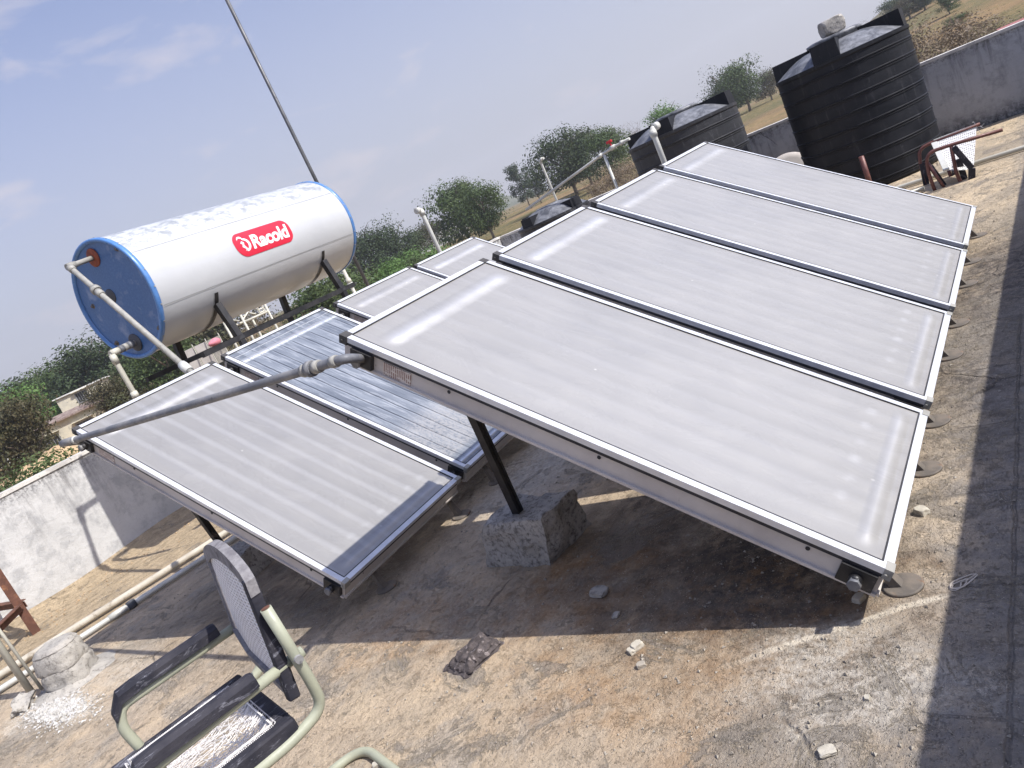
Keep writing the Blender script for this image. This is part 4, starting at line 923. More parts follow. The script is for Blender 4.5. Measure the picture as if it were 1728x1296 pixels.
# stand straps
for s_, n_ in ((.57, 0), (1.965, 1)):
    m = MB(); w_ = .042
    m.grid(lambda u, v: cylpt(s_ + (v - .5) * 2 * w_ * .5, -31 - 118 * u, .004), 40, 1)
    m.build('strap', M['black_steel'], ht)
stand = thing('heater_stand', 'black angle iron stand with four legs under the white drum', 'stand', (0, 0, 0))
def hp(s, y, z):  # drum frame to world
    return HC + Matrix.Rotation(YW, 3, 'Z') @ Vector((s, y, z))
ZB = -.70
for s_ in (.57, 1.965):
    for y_, lean in ((-.37, -.06), (.37, .06)):
        m = MB(); a = hp(s_, y_, -.345); b_ = hp(s_, y_ + lean, ZB); m.bar(a, b_, .055, .055, up=(0, 1, 0)); m.build('saddle_leg', M['black_steel'], stand)
        m = MB(); m.bar(hp(s_, y_ + lean, ZB - .001), Vector((hp(s_, y_ + lean * 2, ZB).x, hp(s_, y_ + lean * 2, ZB).y, 0)), .048, .048, up=(0, 1, 0)); m.build('leg', M['black_steel'], stand)
    m = MB(); m.bar(hp(s_, -.42, ZB + .02), hp(s_, .42, ZB + .02), .045, .043); m.build('cross_beam', M['black_steel'], stand)
for y_ in (-.43, .43):
    m = MB(); m.bar(hp(.16, y_, ZB + .02), hp(2.15, y_, ZB + .02), .045, .045); m.build('long_beam', M['black_steel'], stand)
m = MB(); m.bar(hp(.25, .30, -.455), hp(2.2, .30, -.455), .045, .045); m.build('upper_beam', M['black_steel'], stand)

# sticker with lettering, wrapped on the shell
def wrap(me, s0, a0, off):
    """flat (x, y) metres -> drum surface; x along the drum, y round it"""
    bm_ = bmesh.new(); bm_.from_mesh(me)
    ys = [v.co.y for v in bm_.verts]; y = min(ys)
    while y < max(ys):
        y += .012; g = bm_.verts[:] + bm_.edges[:] + bm_.faces[:]
        bmesh.ops.bisect_plane(bm_, geom=g, plane_co=(0, y, 0), plane_no=(0, 1, 0), dist=1e-6)
    for v in bm_.verts: v.co = cylpt(s0 + v.co.x, a0 + math.degrees(v.co.y / HR), off + v.co.z)
    bm_.to_mesh(me); bm_.free()
def rounded_rect(w, h, r, n=10):
    pts = []
    for cx, cy, a in ((w - r[1], h - r[1], 0), (r[0], h - r[0], 90), (r[3], r[3], 180), (w - r[2], r[2], 270)):
        rr = {0: r[1], 90: r[0], 180: r[3], 270: r[2]}[a]
        pts += [(cx + rr * math.cos(rad(a + 90 * i / n)), cy + rr * math.sin(rad(a + 90 * i / n))) for i in range(n + 1)]
    return pts
SW, SH = .70, .222
m = MB(); m.poly([(x, y, 0) for x, y in rounded_rect(SW, SH, (.085, .085, .085, .11))]); me = bpy.data.meshes.new('b'); m.bm.to_mesh(me); m.bm.free(); wrap(me, .925, -9.0, .0016)
me.materials.append(M['red']); sticker = bpy.data.objects.new('sticker', me); COL.objects.link(sticker); sticker.parent = ht
cu = bpy.data.curves.new('t', 'FONT'); cu.body = 'Racold'; cu.size = .168; cu.offset = .0062; cu.shear = .12; cu.space_character = .98; cu.resolution_u = 6
to = bpy.data.objects.new('t', cu); COL.objects.link(to); bpy.context.view_layer.update()
me = bpy.data.meshes.new_from_object(to.evaluated_get(bpy.context.evaluated_depsgraph_get())); bpy.data.objects.remove(to)
xs = [v.co.x for v in me.vertices]; k_ = .475 / (max(xs) - min(xs)); x0 = min(xs)
for v in me.vertices: v.co.x = (v.co.x - x0) * k_; v.co.z = 0
wrap(me, .925 + .188, -9.0 + math.degrees(.052 / HR), .0032)
me.materials.clear(); me.materials.append(M['white']); o = bpy.data.objects.new('lettering', me); COL.objects.link(o); o.parent = sticker
def crescent(pts): m.poly([(x, y, 0) for x, y in pts])
m = MB()
def arcp(cx, cy, r, a0, a1, n=14): return [(cx + r * math.cos(rad(a0 + (a1 - a0) * i / n)), cy + r * math.sin(rad(a0 + (a1 - a0) * i / n))) for i in range(n + 1)]
cx, cy = .112, .105
crescent(arcp(cx, cy, .060, 100, -95) + arcp(cx - .012, cy, .046, -85, 80))
crescent(arcp(cx - .03, cy + .052, .034, 160, 20) + arcp(cx - .034, cy + .040, .030, 15, 150))
crescent([(cx - .022, cy + .040), (cx - .002, cy + .022), (cx - .012, cy + .0), (cx + .012, cy - .042), (cx - .022, cy - .052), (cx - .010, cy - .036), (cx - .040, cy - .012), (cx - .026, cy + .010), (cx - .044, cy + .024)])
me = bpy.data.meshes.new('e'); m.bm.to_mesh(me); m.bm.free(); wrap(me, .925, -9.0, .0032); me.materials.append(M['white'])
o = bpy.data.objects.new('emblem', me); COL.objects.link(o); o.parent = sticker
# flanges on the blue end, drum frame (y towards the back, z up)
def flange(y, z, r, mat, name='port_flange'):
    m = MB(); m.lathe([(r, 0), (r, .008), (r * .9, .012), (.0001, .012)], origin=(.006, y, z), axis=(-1, 0, 0), seg=32, cap1=False); return m.build(name, M[mat], ht)
flange(-.015, .365, .075, 'redrust'); flange(.058, -.362, .075, 'rubber'); flange(.034, .046, .06, 'rubber')
for y, z in ((-.339, .326), (-.319, -.347), (.33, .05), (.30, -.30)):
    m = MB(); m.tube([(.012, y, z), (-.012, y, z)], .012, 6); m.tube([(.013, y, z), (.004, y, z)], .022, 14); m.build('bolt', M['foot'], ht)

# ------------------------------------------------------------------ pipes of the heater
def pipe(name, lab, runs, mat, r, fittings=(), cat='pipe', group=None, rnd=.06):
    """runs: polylines; fittings: (centre, axis, length, radius, material)"""
    t = thing(name, lab, cat, runs[0][0], group=group); o0 = Vector(runs[0][0])
    m = MB()
    for run in runs: m.tube([p - o0 for p in fillet(run, rnd)], r, 16)
    m.build('tube', M[mat], t)
    for c, ax, ln, rr, mt in fittings:
        c = Vector(c) - o0; a = Vector(ax).normalized(); f = MB()
        f.tube([c - a * ln / 2, c - a * ln * .3, c - a * ln * .29, c + a * ln * .29, c + a * ln * .3, c + a * ln / 2], rr, 16, radii=[rr * .93, rr * .93, rr, rr, rr * .93, rr * .93])
        f.build('coupling', M[mt], t)
    return t
A = hp(0, -.015, .365); E1 = hp(-.215, -.015, .352); F1 = at(315, 622, math.hypot(.80 - CAMLOC.x, 4.15 - CAMLOC.y)); F1 = F1 + (F1 - E1).normalized() * .15
dn = (F1 - E1).normalized()
Q = E1.lerp(F1, .17)
pipe('heater_pipe', 'pale grey hot water pipe slanting across the blue drum end from its rust red port', [[A, E1, F1]], 'galv_pale', .021,
     [(A.lerp(E1, .92), E1 - A, .075, .029, 'galv_pale'), (E1 + dn * .045, dn, .07, .029, 'galv_pale'), (E1.lerp(F1, .235), dn, .05, .038, 'galv_pale'), (E1.lerp(F1, .27), dn, .07, .030, 'galv_pale'), (F1 - dn * .16, dn, .10, .032, 'pvc_white')], rnd=.035)
A = hp(0, .058, -.362); E2 = hp(-.235, .05, -.372); F2 = Vector((E2.x, E2.y, 1.36)); F3 = Vector((E2.x, E2.y, .75))
dx = (E2 - A).normalized()
pipe('heater_pipe', 'cream cold water pipe with an elbow below the blue drum end', [[A, E2, F3]], 'pvc', .021,
     [(A.lerp(E2, .22), dx, .06, .032, 'galv'), (A.lerp(E2, .42), dx, .05, .030, 'galv_pale'), (A.lerp(E2, .60), dx, .045, .031, 'galv'), (A.lerp(E2, .85), dx, .09, .028, 'pvc'), (E2 - Vector((0, 0, .05)), (0, 0, 1), .08, .028, 'pvc'), (F2, (0, 0, 1), .06, .029, 'pvc')], rnd=.03)
# long grey pipe from the front row header
G0 = Vector((.01, 1.588, 1.196)); G1 = Vector((-.115, 1.53, 1.238)); G2 = Vector((-.113, 4.10, 1.316)); G3 = Vector((-.0, 3.99, 1.262))
d = (G2 - G1).normalized()
pipe('connecting_pipe', 'long dirty grey pipe running from the front row over the nearest rear collector', [[G0, G1, G2, G3]], 'galv', .0185,
     [(G1 + d * .065, d, .035, .0235, 'galv_pale'), (G1 + d * .17, d, .04, .0255, 'galv_pale'), (G1 + d * .21, d, .035, .032, 'galv'), (G1 + d * .245, d, .03, .026, 'galv_pale'), (G2 - d * .17, d, .03, .023, 'pvc_white'), (G2 - d * .07, d, .16, .023, 'galv')], rnd=.05)
# thin pole and the stand pipes
pt_ = at(383, 0, math.hypot(4.73 - CAMLOC.x, 6.4 - CAMLOC.y)); pb = at(620, 480, math.hypot(4.74 - CAMLOC.x, 6.4 - CAMLOC.y))
dpole = (pt_ - pb).normalized(); base = pb - dpole * ((pb.z) / dpole.z)
m = MB(); m.tube([base, pt_ + dpole * 1.2], .022, 12); tag(m.build('pole', M['pole']), 'thin tall grey pole rising behind the drum to the top of the picture', 'pole')
c = at(588, 473, math.hypot(4.33 - CAMLOC.x, 6.2 - CAMLOC.y)); 
pipe('stand_pipe', 'cream stand pipe with a union beside the pole at the far end of the drum', [[(c.x, c.y, 0), (c.x, c.y, 1.72)]], 'pvc', .021, [((c.x, c.y, 1.47), (0, 0, 1), .07, .032, 'pvc'), ((c.x, c.y, 1.42), (0, 0, 1), .05, .038, 'pvc_white')])
def vent(px0, py0, px1, py1, Yp, lab, ell, z0=0.0):
    d_ = ray(px0, py0); tt = (Yp - CAMLOC.y) / d_.y; a = CAMLOC + d_ * tt; d_ = ray(px1, py1); tt = (Yp - CAMLOC.y) / d_.y; b_ = CAMLOC + d_ * tt
    x = (a.x + b_.x) / 2; t_ = Vector((x, Yp, a.z)); e = t_ + Vector(ell)
    pipe('vent_pipe', lab, [[(x, Yp, z0), t_, e]], 'pvc_white', .021, [(t_ - Vector((0, 0, .03)), (0, 0, 1), .06, .029, 'pvc_white'), (t_ + Vector(ell).normalized() * .045, ell, .05, .030, 'pvc_white')], group='white vent pipes', rnd=.02)
vent(711, 353, 740, 424, 4.35, 'first white vent pipe, rising behind the farthest rear collector', (-.075, .0, .0))
vent(911, 270, 938, 335, 6.55, 'white vent pipe in front of the tall dark tree, behind the small tank', (-.02, -.10, .0))
vent(1100, 218, 1120, 272, 1.78, 'white vent pipe with a bent top in front of the middle black tank', (.06, -.03, .01), 1.0)
# sloping pipe from the middle tank to the small tank, with a valve
XP = 8.0
def onx(px, py, x): d_ = ray(px, py); return CAMLOC + d_ * ((x - CAMLOC.x) / d_.x)
a, b_, c_, e_ = onx(1062, 234, XP - .1), onx(1034, 249, XP), onx(1013, 263, XP), onx(888, 354, XP - .1)
t = pipe('overflow_pipe', 'white pipe with a red-handled valve sloping from the middle tank down to the small tank', [[a, b_, c_, e_], [onx(1019, 261, XP), (XP, onx(1019, 261, XP).y, 0)]], 'pvc_white', .02,
     [(b_, b_ - a, .10, .034, 'pvc_white'), (a.lerp(b_, .45), b_ - a, .06, .032, 'pvc_white'), (c_, e_ - c_, .07, .029, 'pvc_white')])
m = MB(); hc = b_ + Vector((0, .02, .09)) - Vector(t.location); m.tube([b_ - Vector(t.location), hc], .012, 8); m.bar(hc - (b_ - a).normalized() * .05, hc + (b_ - a).normalized() * .05, .035, .035, bevel=.006); m.build('valve_handle', M['redplastic'], t)

# ------------------------------------------------------------------ black water tanks
def water_tank(c, r, hs, lab, lid_r, lug_h, ribs, yaw=0.0, old=False, dome=.16, hole=False):
    t = thing('water_tank', lab, 'water tank', (c[0], c[1], 0), (0, 0, yaw), 'black plastic water tanks')
    prof = [(r * .97, 0), (r, .03)]; n = ribs
    for k in range(n):
        z = hs * (k + .55) / (n + .35); prof += [(r, z - .035), (r + .003, z - .034), (r + .006, z - .022), (r + .001, z - .018), (r + .002, z - .008), (r + .010, z - .004), (r + .010, z + .004), (r + .001, z + .010)]
    prof += [(r, hs - .05), (r + .012, hs - .035), (r + .012, hs), (r - .012, hs + .004)]
    MB().lathe(prof, seg=96, cap1=False).build('body', M['btank_old' if old else 'btank'], t, sharp=18)
    m = MB(); pr = [(r - .012, hs + .003)] + [(r - .012 - (r - lid_r) * q, hs + .003 + dome * math.sin(q * PI / 2) ** (1.0)) for q in (.2, .4, .6, .8, 1)]
    m.lathe(pr, seg=96, cap0=False, cap1=True); top = m.build('top', M['btank_top'], t)
    for k in range(4):
        a = k * PI / 2 + .28; ca, sa = math.cos(a), math.sin(a)
        w0, w1 = r * .13, r * .20; P = lambda rr, w, z: (ca * rr - sa * w, sa * rr + ca * w, z)
        r0, r1 = lid_r * .9, r * .985; ztop = hs + lug_h; l = MB()
        V = [P(r0, -w0, hs), P(r1, -w1, hs - .02), P(r1, w1, hs - .02), P(r0, w0, hs)]
        T = [P(r0, -w0, ztop), P(r1 * .985, -w1 * .93, ztop), P(r1 * .985, w1 * .93, ztop), P(r0, w0, ztop)]
        for i in range(4): j = (i + 1) % 4; l.poly([V[i], V[j], T[j], T[i]])
        l.poly(T[::-1]); l.build('lug', M['btank'], t)
    m = MB(); m.lathe([(lid_r * 1.05, hs + lug_h - .05), (lid_r * 1.05, hs + lug_h - .004), (lid_r * 1.12, hs + lug_h), (lid_r * 1.12, hs + lug_h + .03), (lid_r * .9, hs + lug_h + .045), (.001, hs + lug_h + .05)], seg=48, cap1=False); m.build('lid', M['btank_top'], t)
    return t
water_tank((8.08, 1.22), .715, 1.49, 'large black water tank with a rock on its lid', .27, .19, 9, -.28)
water_tank((8.15, 3.27), .73, 1.50, 'middle black water tank with pale drip marks on its side', .27, .17, 8, -.25, old=True)
water_tank((8.1, 5.6), .57, 1.09, 'small scuffed black tank at the lower end of the sloping white pipe', .2, .13, 6, 1.06, old=True)
def rock(loc, s, mat, lab, cat='stone', seed=0, name='stone', rot=(0, 0, 0), amp=.35, group=None):
    m = MB(); bmesh.ops.create_icosphere(m.bm, subdivisions=4, radius=1)
    for v in m.bm.verts:
        p = v.co.normalized(); q = Vector((max(-.72, min(.72, p.x)), max(-.72, min(.72, p.y)), max(-.66, min(.66, p.z)))) * 1.25
        v.co = q * (1 + amp * mnoise.fractal(p * 1.6 + Vector((seed, seed, 0)), .9, 2, 5)); v.co = Vector((v.co.x * s[0], v.co.y * s[1], v.co.z * s[2]))
    for f in m.bm.faces: f.smooth = True
    o = m.build(name, M[mat], sharp=38); o.location = loc; o.rotation_euler = rot; return tag(o, lab, cat, group)
rk = at(1406, 53, math.hypot(8.05 - CAMLOC.x, 1.2 - CAMLOC.y)); rk.z = 1.49 + .19 + .05 + .085
rock(rk, (.17, .13, .10), 'cement_post', 'squarish pale rock weighing down the lid of the large black tank', seed=2.0, name='rock', rot=(0, 0, .4), amp=.05)
# round plate leaning behind the large tank
p = at(1322, 262, math.hypot(8.7 - CAMLOC.x, 2.25 - CAMLOC.y)); m = MB(); m.lathe([(.33, -.012), (.335, 0), (.33, .012), (.26, .02), (.02, .028)], seg=48); o = m.build('tank_lid', M['casing']); o.location = (p.x, p.y, .30); o.rotation_euler = (rad(12), rad(-72), 0)
tag(o, 'round grey lid leaning on the parapet left of the large black tank', 'lid')

# ------------------------------------------------------------------ floor pipes, posts and left clutter
pipe('floor_pipe', 'thicker cream floor pipe along the left parapet, the upper of the pair', [[(3.5, 4.95, .045), (.85, 5.35, .04), (-.22, 5.60, .04), (-1.2, 5.83, .04)]], 'pvc_dirty', .026, [], group='plastic pipes lying on the floor')
pipe('floor_pipe', 'thinner pale floor pipe with a green-grey coupling, the lower of the pair', [[(3.4, 4.65, .03), (.75, 5.08, .03), (-.28, 5.29, .03), (-1.1, 5.47, .03)]], 'pvc_white', .020, [((.13, 5.21, .031), (-1.03, .21, 0), .06, .034, 'rubber'), ((.03, 5.23, .031), (-1.03, .21, 0), .13, .026, 'pvc_white')], group='plastic pipes lying on the floor')
pipe('floor_pipe', 'cream pipe crossing the floor at the foot of the large black tank', [[(6.62, -1.1, .03), (6.74, 0, .03), (6.80, .7, .03), (6.9, 2.6, .03), (6.95, 4.5, .03)]], 'pvc', .022, [((6.85, 1.5, .03), (.05, 1, 0), .1, .028, 'pvc_white')], group='plastic pipes lying on the floor')
pipe('floor_pipe', 'second cream pipe just nearer than the one crossing by the large tank', [[(6.30, .55, .03), (6.36, 1.6, .03), (6.45, 4.2, .03)]], 'pvc', .020, [], group='plastic pipes lying on the floor')
m = MB(); a = Vector(onx(1466, 304, 7.1)); m.tube([(a.x, a.y, 0), (a.x, a.y, .43)], .028, 12); tag(m.build('pipe_stub', M['brown_tube']), 'rusty pipe stub standing before the large black tank', 'pipe stub')
# pale cement post stump with block courses
st = thing('cement_stump', 'pale crumbling cement stump on the left with lime spilled before it', 'stump', (-.555, 4.63, 0))
def ring_poly(cx, cy, r, n=5, a0=.3): return [(cx + r * math.cos(a0 + 2 * PI * i / n), cy + r * math.sin(a0 + 2 * PI * i / n)) for i in range(n)]
def stump_layer(z0, z1, r0, r1, seed, mat='cement_post', nm='course', cols=48):
    m = MB(); rows = []
    for k in range(7):
        t = k / 6; z = z0 + (z1 - z0) * t; row = []
        for i in range(cols):
            a = 2 * PI * i / cols; rr = (r0 + (r1 - r0) * t) * (1 + .05 * math.cos(4 * a + .6)); p = Vector((math.cos(a) * rr * 1.0, math.sin(a) * rr * 1.1, z))
            groove = .010 if k in (0, 6) else 0
            rr2 = 1 + (mnoise.fractal(p * 11 + Vector((seed, 0, 0)), .8, 2, 5) * .014 - groove) / .16
            row.append(m.bm.verts.new((p.x * rr2, p.y * rr2, z + mnoise.noise(p * 9) * .006)))
        rows.append(row)
    for a, b_ in zip(rows, rows[1:]):
        for i in range(cols): f = m.bm.faces.new((a[i], a[(i + 1) % cols], b_[(i + 1) % cols], b_[i])); f.smooth = True
    m.bm.faces.new(rows[-1]); m.bm.faces.new(rows[0][::-1]); return m.build(nm, M[mat], st, sharp=60)
stump_layer(-.01, .12, .150, .140, 1); stump_layer(.119, .235, .141, .127, 5); stump_layer(.233, .262, .130, .10, 9, nm='cap')
m = MB()
def skirt(u, v):
    a = u * 2 * PI; rr = .145 + .10 * v * (1 + .35 * mnoise.noise(Vector((math.cos(a) * 2, math.sin(a) * 2, 4)))); z = .03 * (1 - v) ** 1.5 + .004 * mnoise.noise(Vector((math.cos(a) * 9 * rr, math.sin(a) * 9 * rr, 1))) + .001
    return (math.cos(a) * rr * 1.1, math.sin(a) * rr, z - .003 * v)
m.grid(skirt, 60, 8); m.build('crumbled_base', M['cement_post'], st)
# spilled lime granules and roof grit: uncountable
def scatter(name, n, fn, mat, smin, smax, seed, lab, cat):
    rg = random.Random(seed); V = []; F = []
    base_v = [(1, 0, 0), (-.5, .87, 0), (-.5, -.87, 0), (0, 0, .8), (.2, -.1, -.5)]; tri = [(0, 1, 3), (1, 2, 3), (2, 0, 3), (1, 0, 4), (2, 1, 4), (0, 2, 4)]
    i = 0
    while i < n:
        q = fn(rg)
        if q is None: continue
        x, y = q; s = smin * (smax / smin) ** (rg.random() ** 2.2); a = rg.uniform(0, 6.3); k = len(V); e = rg.uniform(.6, 1.2)
        for v in base_v:
            u_ = v[0] * rg.uniform(.7, 1.3); w_ = v[1] * e * rg.uniform(.7, 1.3)
            V.append((x + s * (u_ * math.cos(a) - w_ * math.sin(a)), y + s * (u_ * math.sin(a) + w_ * math.cos(a)), s * (v[2] + .35)))
        F += [tuple(j + k for j in f) for f in tri]; i += 1
    me = bpy.data.meshes.new(name); me.from_pydata(V, [], F); me.materials.append(M[mat]); o = bpy.data.objects.new(name, me); COL.objects.link(o)
    o['kind'] = 'stuff'; o['label'] = lab; o['category'] = cat; return o
def near_floor(rg):
    # denser close to the camera, as seen
    r_ = 1.0 + 7 * rg.random() ** 1.6; a = rad(rg.uniform(-5, 95)); x, y = CAMLOC.x + r_ * math.cos(a), CAMLOC.y + r_ * math.sin(a)
    return (x, y) if -.9 < y < 6.6 and x < 8.5 else None
scatter('grit', 16000, near_floor, 'pebble', .0016, .0085, 5, 'loose grit and small chips strewn over the roof floor', 'grit')
scatter('lime_crumbs', 2600, lambda rg: (rg.gauss(-.79, .055) , rg.gauss(4.32, .17)), 'lime', .003, .014, 6, 'white lime crumbs spilled before the cement stump', 'lime')
def wall_sand(rg):
    x = rg.uniform(-2, 6); return (x, YL(x) - abs(rg.gauss(0, .35)))
scatter('sand_crumbs', 2600, wall_sand, 'sandpile', .003, .014, 8, 'dry sand crumbs along the left parapet', 'sand')
m = MB()
def fillet_sand(u, v):
    x = -3 + 11 * u; w = .42 + .22 * mnoise.noise(Vector((x * .9, 0, 3))); k = mnoise.fractal(Vector((x * 1.4, v * 3, 2)), .9, 2, 4)
    return (x, YL(x) + .01 - w * (1 - v), (.075 * v ** 2 + .014 * k * v * (1 - v) * 4 + .0) * (1 + .4 * mnoise.noise(Vector((x, 0, 9)))) + (.0005 if v else -.01))
m.grid(fillet_sand, 160, 12); tag(m.build('sand_drift', M['floor']), 'low drift of sand banked against the left parapet', 'sand', kind='stuff')
# rusty angle-iron corner post with two beams
def ony(px, py, y): d_ = ray(px, py); return CAMLOC + d_ * ((y - CAMLOC.y) / d_.y)
ir = thing('iron_frame', 'rusty angle iron frame at the left edge before the white parapet', 'iron frame', (0, 0, 0))
bpt = at(60, 1066, math.hypot(-.16 - CAMLOC.x, 6.38 - CAMLOC.y)); bx, by = -.165, 6.36
def angle(m_, p0, p1, w, up, side): m_.bar(p0, p1, w, .006, up=up); s_ = Vector(side) * w / 2; m_.bar(Vector(p0) + s_ + Vector(up) * w / 2, Vector(p1) + s_ + Vector(up) * w / 2, .006, w * .98, up=up)
m = MB(); m.bar((bx, by, 0), (bx, by, 1.6), .065, .007, up=(0, 1, 0)); m.bar((bx + .030, by + .033, 0), (bx + .030, by + .033, 1.6), .007, .06, up=(0, 1, 0)); m.build('post', M['rust'], ir)
zb = .27
e1 = onz = None
def onzf(px, py, z): d_ = ray(px, py); return CAMLOC + d_ * ((z - CAMLOC.z) / d_.z)
q1 = onzf(-40, 1091, zb); q0 = Vector((bx, by - .03, zb)); q1 = q0 + (q1 - q0).normalized() * 1.1
m = MB(); m.bar(q0, q1, .055, .006); m.bar(q0 + Vector((0, .02, -.03)), q1 + Vector((0, .02, -.03)), .006, .055); m.build('beam', M['rust'], ir)
q2 = onzf(-40, 1027, zb); q0 = Vector((bx + .05, by + .04, zb)); q2 = q0 + (q2 - q0).normalized() * 1.1
m = MB(); m.bar(q0, q2, .05, .006); m.bar(q0 + Vector((0, -.02, -.03)), q2 + Vector((0, -.02, -.03)), .006, .05); m.build('beam', M['rust'], ir)
q = onzf(46, 1158, .06)
m = MB(); m.tube([(q.x, q.y, 0), (q.x - .01, q.y + .0, 1.3)], .021, 14); m.tube([(q.x + .045, q.y - .04, 0), (q.x + .02, q.y - .035, .9)], .010, 10); tag(m.build('upright_pipe', M['pvc']), 'cream pipe standing behind the cement stump at the left edge', 'pipe')
rock((q.x - .10, q.y - .16, .03), (.085, .05, .03), 'cement_post', 'thin broken cement wedge leaning beside the stump', 'rubble', 3.1, 'rubble', (.3, -.2, .9))

# ------------------------------------------------------------------ loose things on the floor
def sp(px, py): return onzf(px, py, 0)
for px, py, s_, lab, mat in ((1077, 1093, .022, 'pale upright pebble in the sun right of the dark slab', 'stone'), (1066, 1101, .016, 'small tan pebble touching the upright pale one', 'stone'),
     (1556, 866, .024, 'smooth pale stone beside the dark round foot', 'stone'), (1451, 1013, .02, 'small white stone in the shade below the near low corner', 'stone'), (1397, 1271, .022, 'flat pale chip near the bottom edge right of centre', 'stone'),
     (1464, 1179, .009, 'tiny white pebble on the sunlit floor right of the shadow', 'stone'), (1013, 1003, .04, 'flat grey cement flake in the shade right of the block', 'cement_post'), (1040, 1040, .018, 'small grey flake below the larger cement flake', 'cement_post'),
     (1083, 1125, .017, 'brown clod just below the pale upright pebble', 'pebble'), (640, 1293, .02, 'white chip inside the bent tube at the bottom edge', 'stone')):
    p = sp(px, py); rock((p.x, p.y, s_ * .35), (s_, s_ * .75, s_ * (.28 if 'fla' in lab else .6)), mat, lab, 'stone', seed=px * .1, rot=(0, 0, px), amp=.12)
# dark flaking slab
sl_ = thing('bark_slab', 'dark flaking slab lying across the shadow edge', 'slab', sp(800, 1112), (0, 0, 0))
a, b_, c_, d_ = sp(748, 1135), sp(792, 1147), sp(856, 1086), sp(812, 1066)
for k, (s0, z0) in enumerate(((1.0, .0), (.86, .016), (.62, .030))):
    m = MB(); o0 = Vector(sl_.location)
    def f(u, v):
        # outline with broken ends
        u_ = .5 + (u - .5) * s0; v_ = .5 + (v - .5) * s0 + .05 * (k - 1)
        p = a.lerp(d_, u_).lerp(b_.lerp(c_, u_), v_); e = min(u, 1 - u, v, 1 - v)
        j = mnoise.fractal(Vector((u * 5 + k * 7, v * 4, 3)), .8, 2, 5)
        return Vector((p.x - o0.x + j * .012, p.y - o0.y + mnoise.noise(Vector((u * 6, v * 6, k))) * .012, z0 + (.014 + .007 * j + .004 * math.sin(v * 16 + u * 4)) * min(1, e * 9) - (.004 if e == 0 else 0)))
    m.grid(f, 44, 26, smooth=False); m.build('layer', M['bark'], sl_)
# string coil
c0 = sp(1606, 996); c1 = sp(1642, 974); ax_ = (c1 - c0); q = Vector((-ax_.y, ax_.x, 0)) * .62; pts = []
for i in range(220):
    t = i / 219 * 4 * 2 * PI; k = 1 + .22 * math.sin(t * .25 + 1) ; cx_ = .30 + .10 * math.sin(t * .37); ln_ = (.72 if math.cos(t) > 0 and int(t / (2 * PI)) % 2 == 0 else .30) * k
    pts.append(c0 + ax_ * (cx_ + ln_ * math.cos(t)) + q * (.32 * k * math.sin(t) * (1 - .45 * max(0, math.cos(t))) + .03 * math.sin(t * 1.7)) + Vector((0, 0, .003 + .0025 * math.sin(t * .6))))
m = MB(); m.tube(pts, .0018, 5); tag(m.build('string_coil', M['string']), 'small loose coil of pale string by the near low corner of the front row', 'string')

# ------------------------------------------------------------------ near chair (broken, pale green tube)
CH = thing('chair', 'broken tubular armchair with black wooden arms and torn white webbing in the near left corner', 'chair', (-.955, 1.285, 0), (0, 0, math.atan2(.27, -.955)))
# local: x forward, y -> towards near side is +? (x axis = forward); width axis across
FWD = Vector((-.955, .27, 0)).normalized(); WID = Vector((.27, .955, 0)).normalized()   # near -> far
inv = Matrix.Rotation(-math.atan2(.27, -.955), 3, 'Z')
def L(u, w, z): return inv @ (FWD * u + WID * w + Vector((0, 0, z)))
TR_ = .0158
def tube(name, pts, r=TR_, mat='green_tube', rnd=.07, parent=None, seg=16): m = MB(); m.tube(fillet(pts, rnd, 8), r, seg); return m.build(name, M[mat], parent or CH)
WN, WF = 0.0, .51
for w in (WN, WF):
    tube('arm_tube', [L(-.03, w, .625), L(.435 if w == WN else .395, w, .615 if w == WN else .625), L(.46 if w == WN else .42, w, .57), L(.38, w, .25), L(.36, w, .02), L(.1, w + (.04 if w == 0 else -.04), .017)], rnd=.085)
    o_ = -.035 if w == WN else .035
    tube('back_tube', ([L(.005, w + o_, .80)] if w == WN else []) + [L(.0, w + o_, .635), L(-.035 + .03, w + o_ * .6, .55), L(-.005, w, .455), L(.10, w, .432), L(.45, w, .43)], rnd=.06)
    m = MB(); m.tube([L(.0, w + (.03 if w else -.03) * 2, .635), L(.0, w, .635)], .012, 8); m.build('bolt', M['galv'], CH)
tube('floor_tube', [L(.1, .04, .017), L(-.13, .06, .017), L(-.135, .45, .017), L(.1, .47, .017)], rnd=.09)
for w in (WN, WF):
    m = MB(); z = .636 if w == WN else .63; sec = []
    # faceted armrest with a chamfered nose
    prof = [(-.028, -.008), (.028, -.008), (.028, .018), (.012, .03), (-.012, .03), (-.028, .018)]
    ue = .02 if w == WN else -.025; z += 0 if w == WN else .018
    st_ = [(.09 + ue, .9, .0), (.10 + ue, 1, .0), (.36 + ue, 1, .0), (.412 + ue, 1, -.004), (.445 + ue, .85, -.045), (.450 + ue, .7, -.05)]
    rows = [[m.bm.verts.new(L(u + (0 if k else 0), w + a_ * s_, z + dz + b_ * s_ - (.004 if 0 else 0))) for a_, b_ in prof] for k, (u, s_, dz) in enumerate(st_)]
    for A_, B_ in zip(rows, rows[1:]):
        for i in range(6): m.bm.faces.new((A_[i], A_[(i + 1) % 6], B_[(i + 1) % 6], B_[i]))
    m.bm.faces.new(rows[0]); m.bm.faces.new(rows[-1][::-1]); o = m.build('armrest', M['blackwood'], CH)
m = MB(); e_ = L(.005, -.035, .8012); m.tube([e_, e_ + inv @ Vector((0, 0, .0008))], .0125, 14); m.build('hollow_disc', M['rust'], CH)  # dark rusty disc stands in for the shaded hollow of the tube
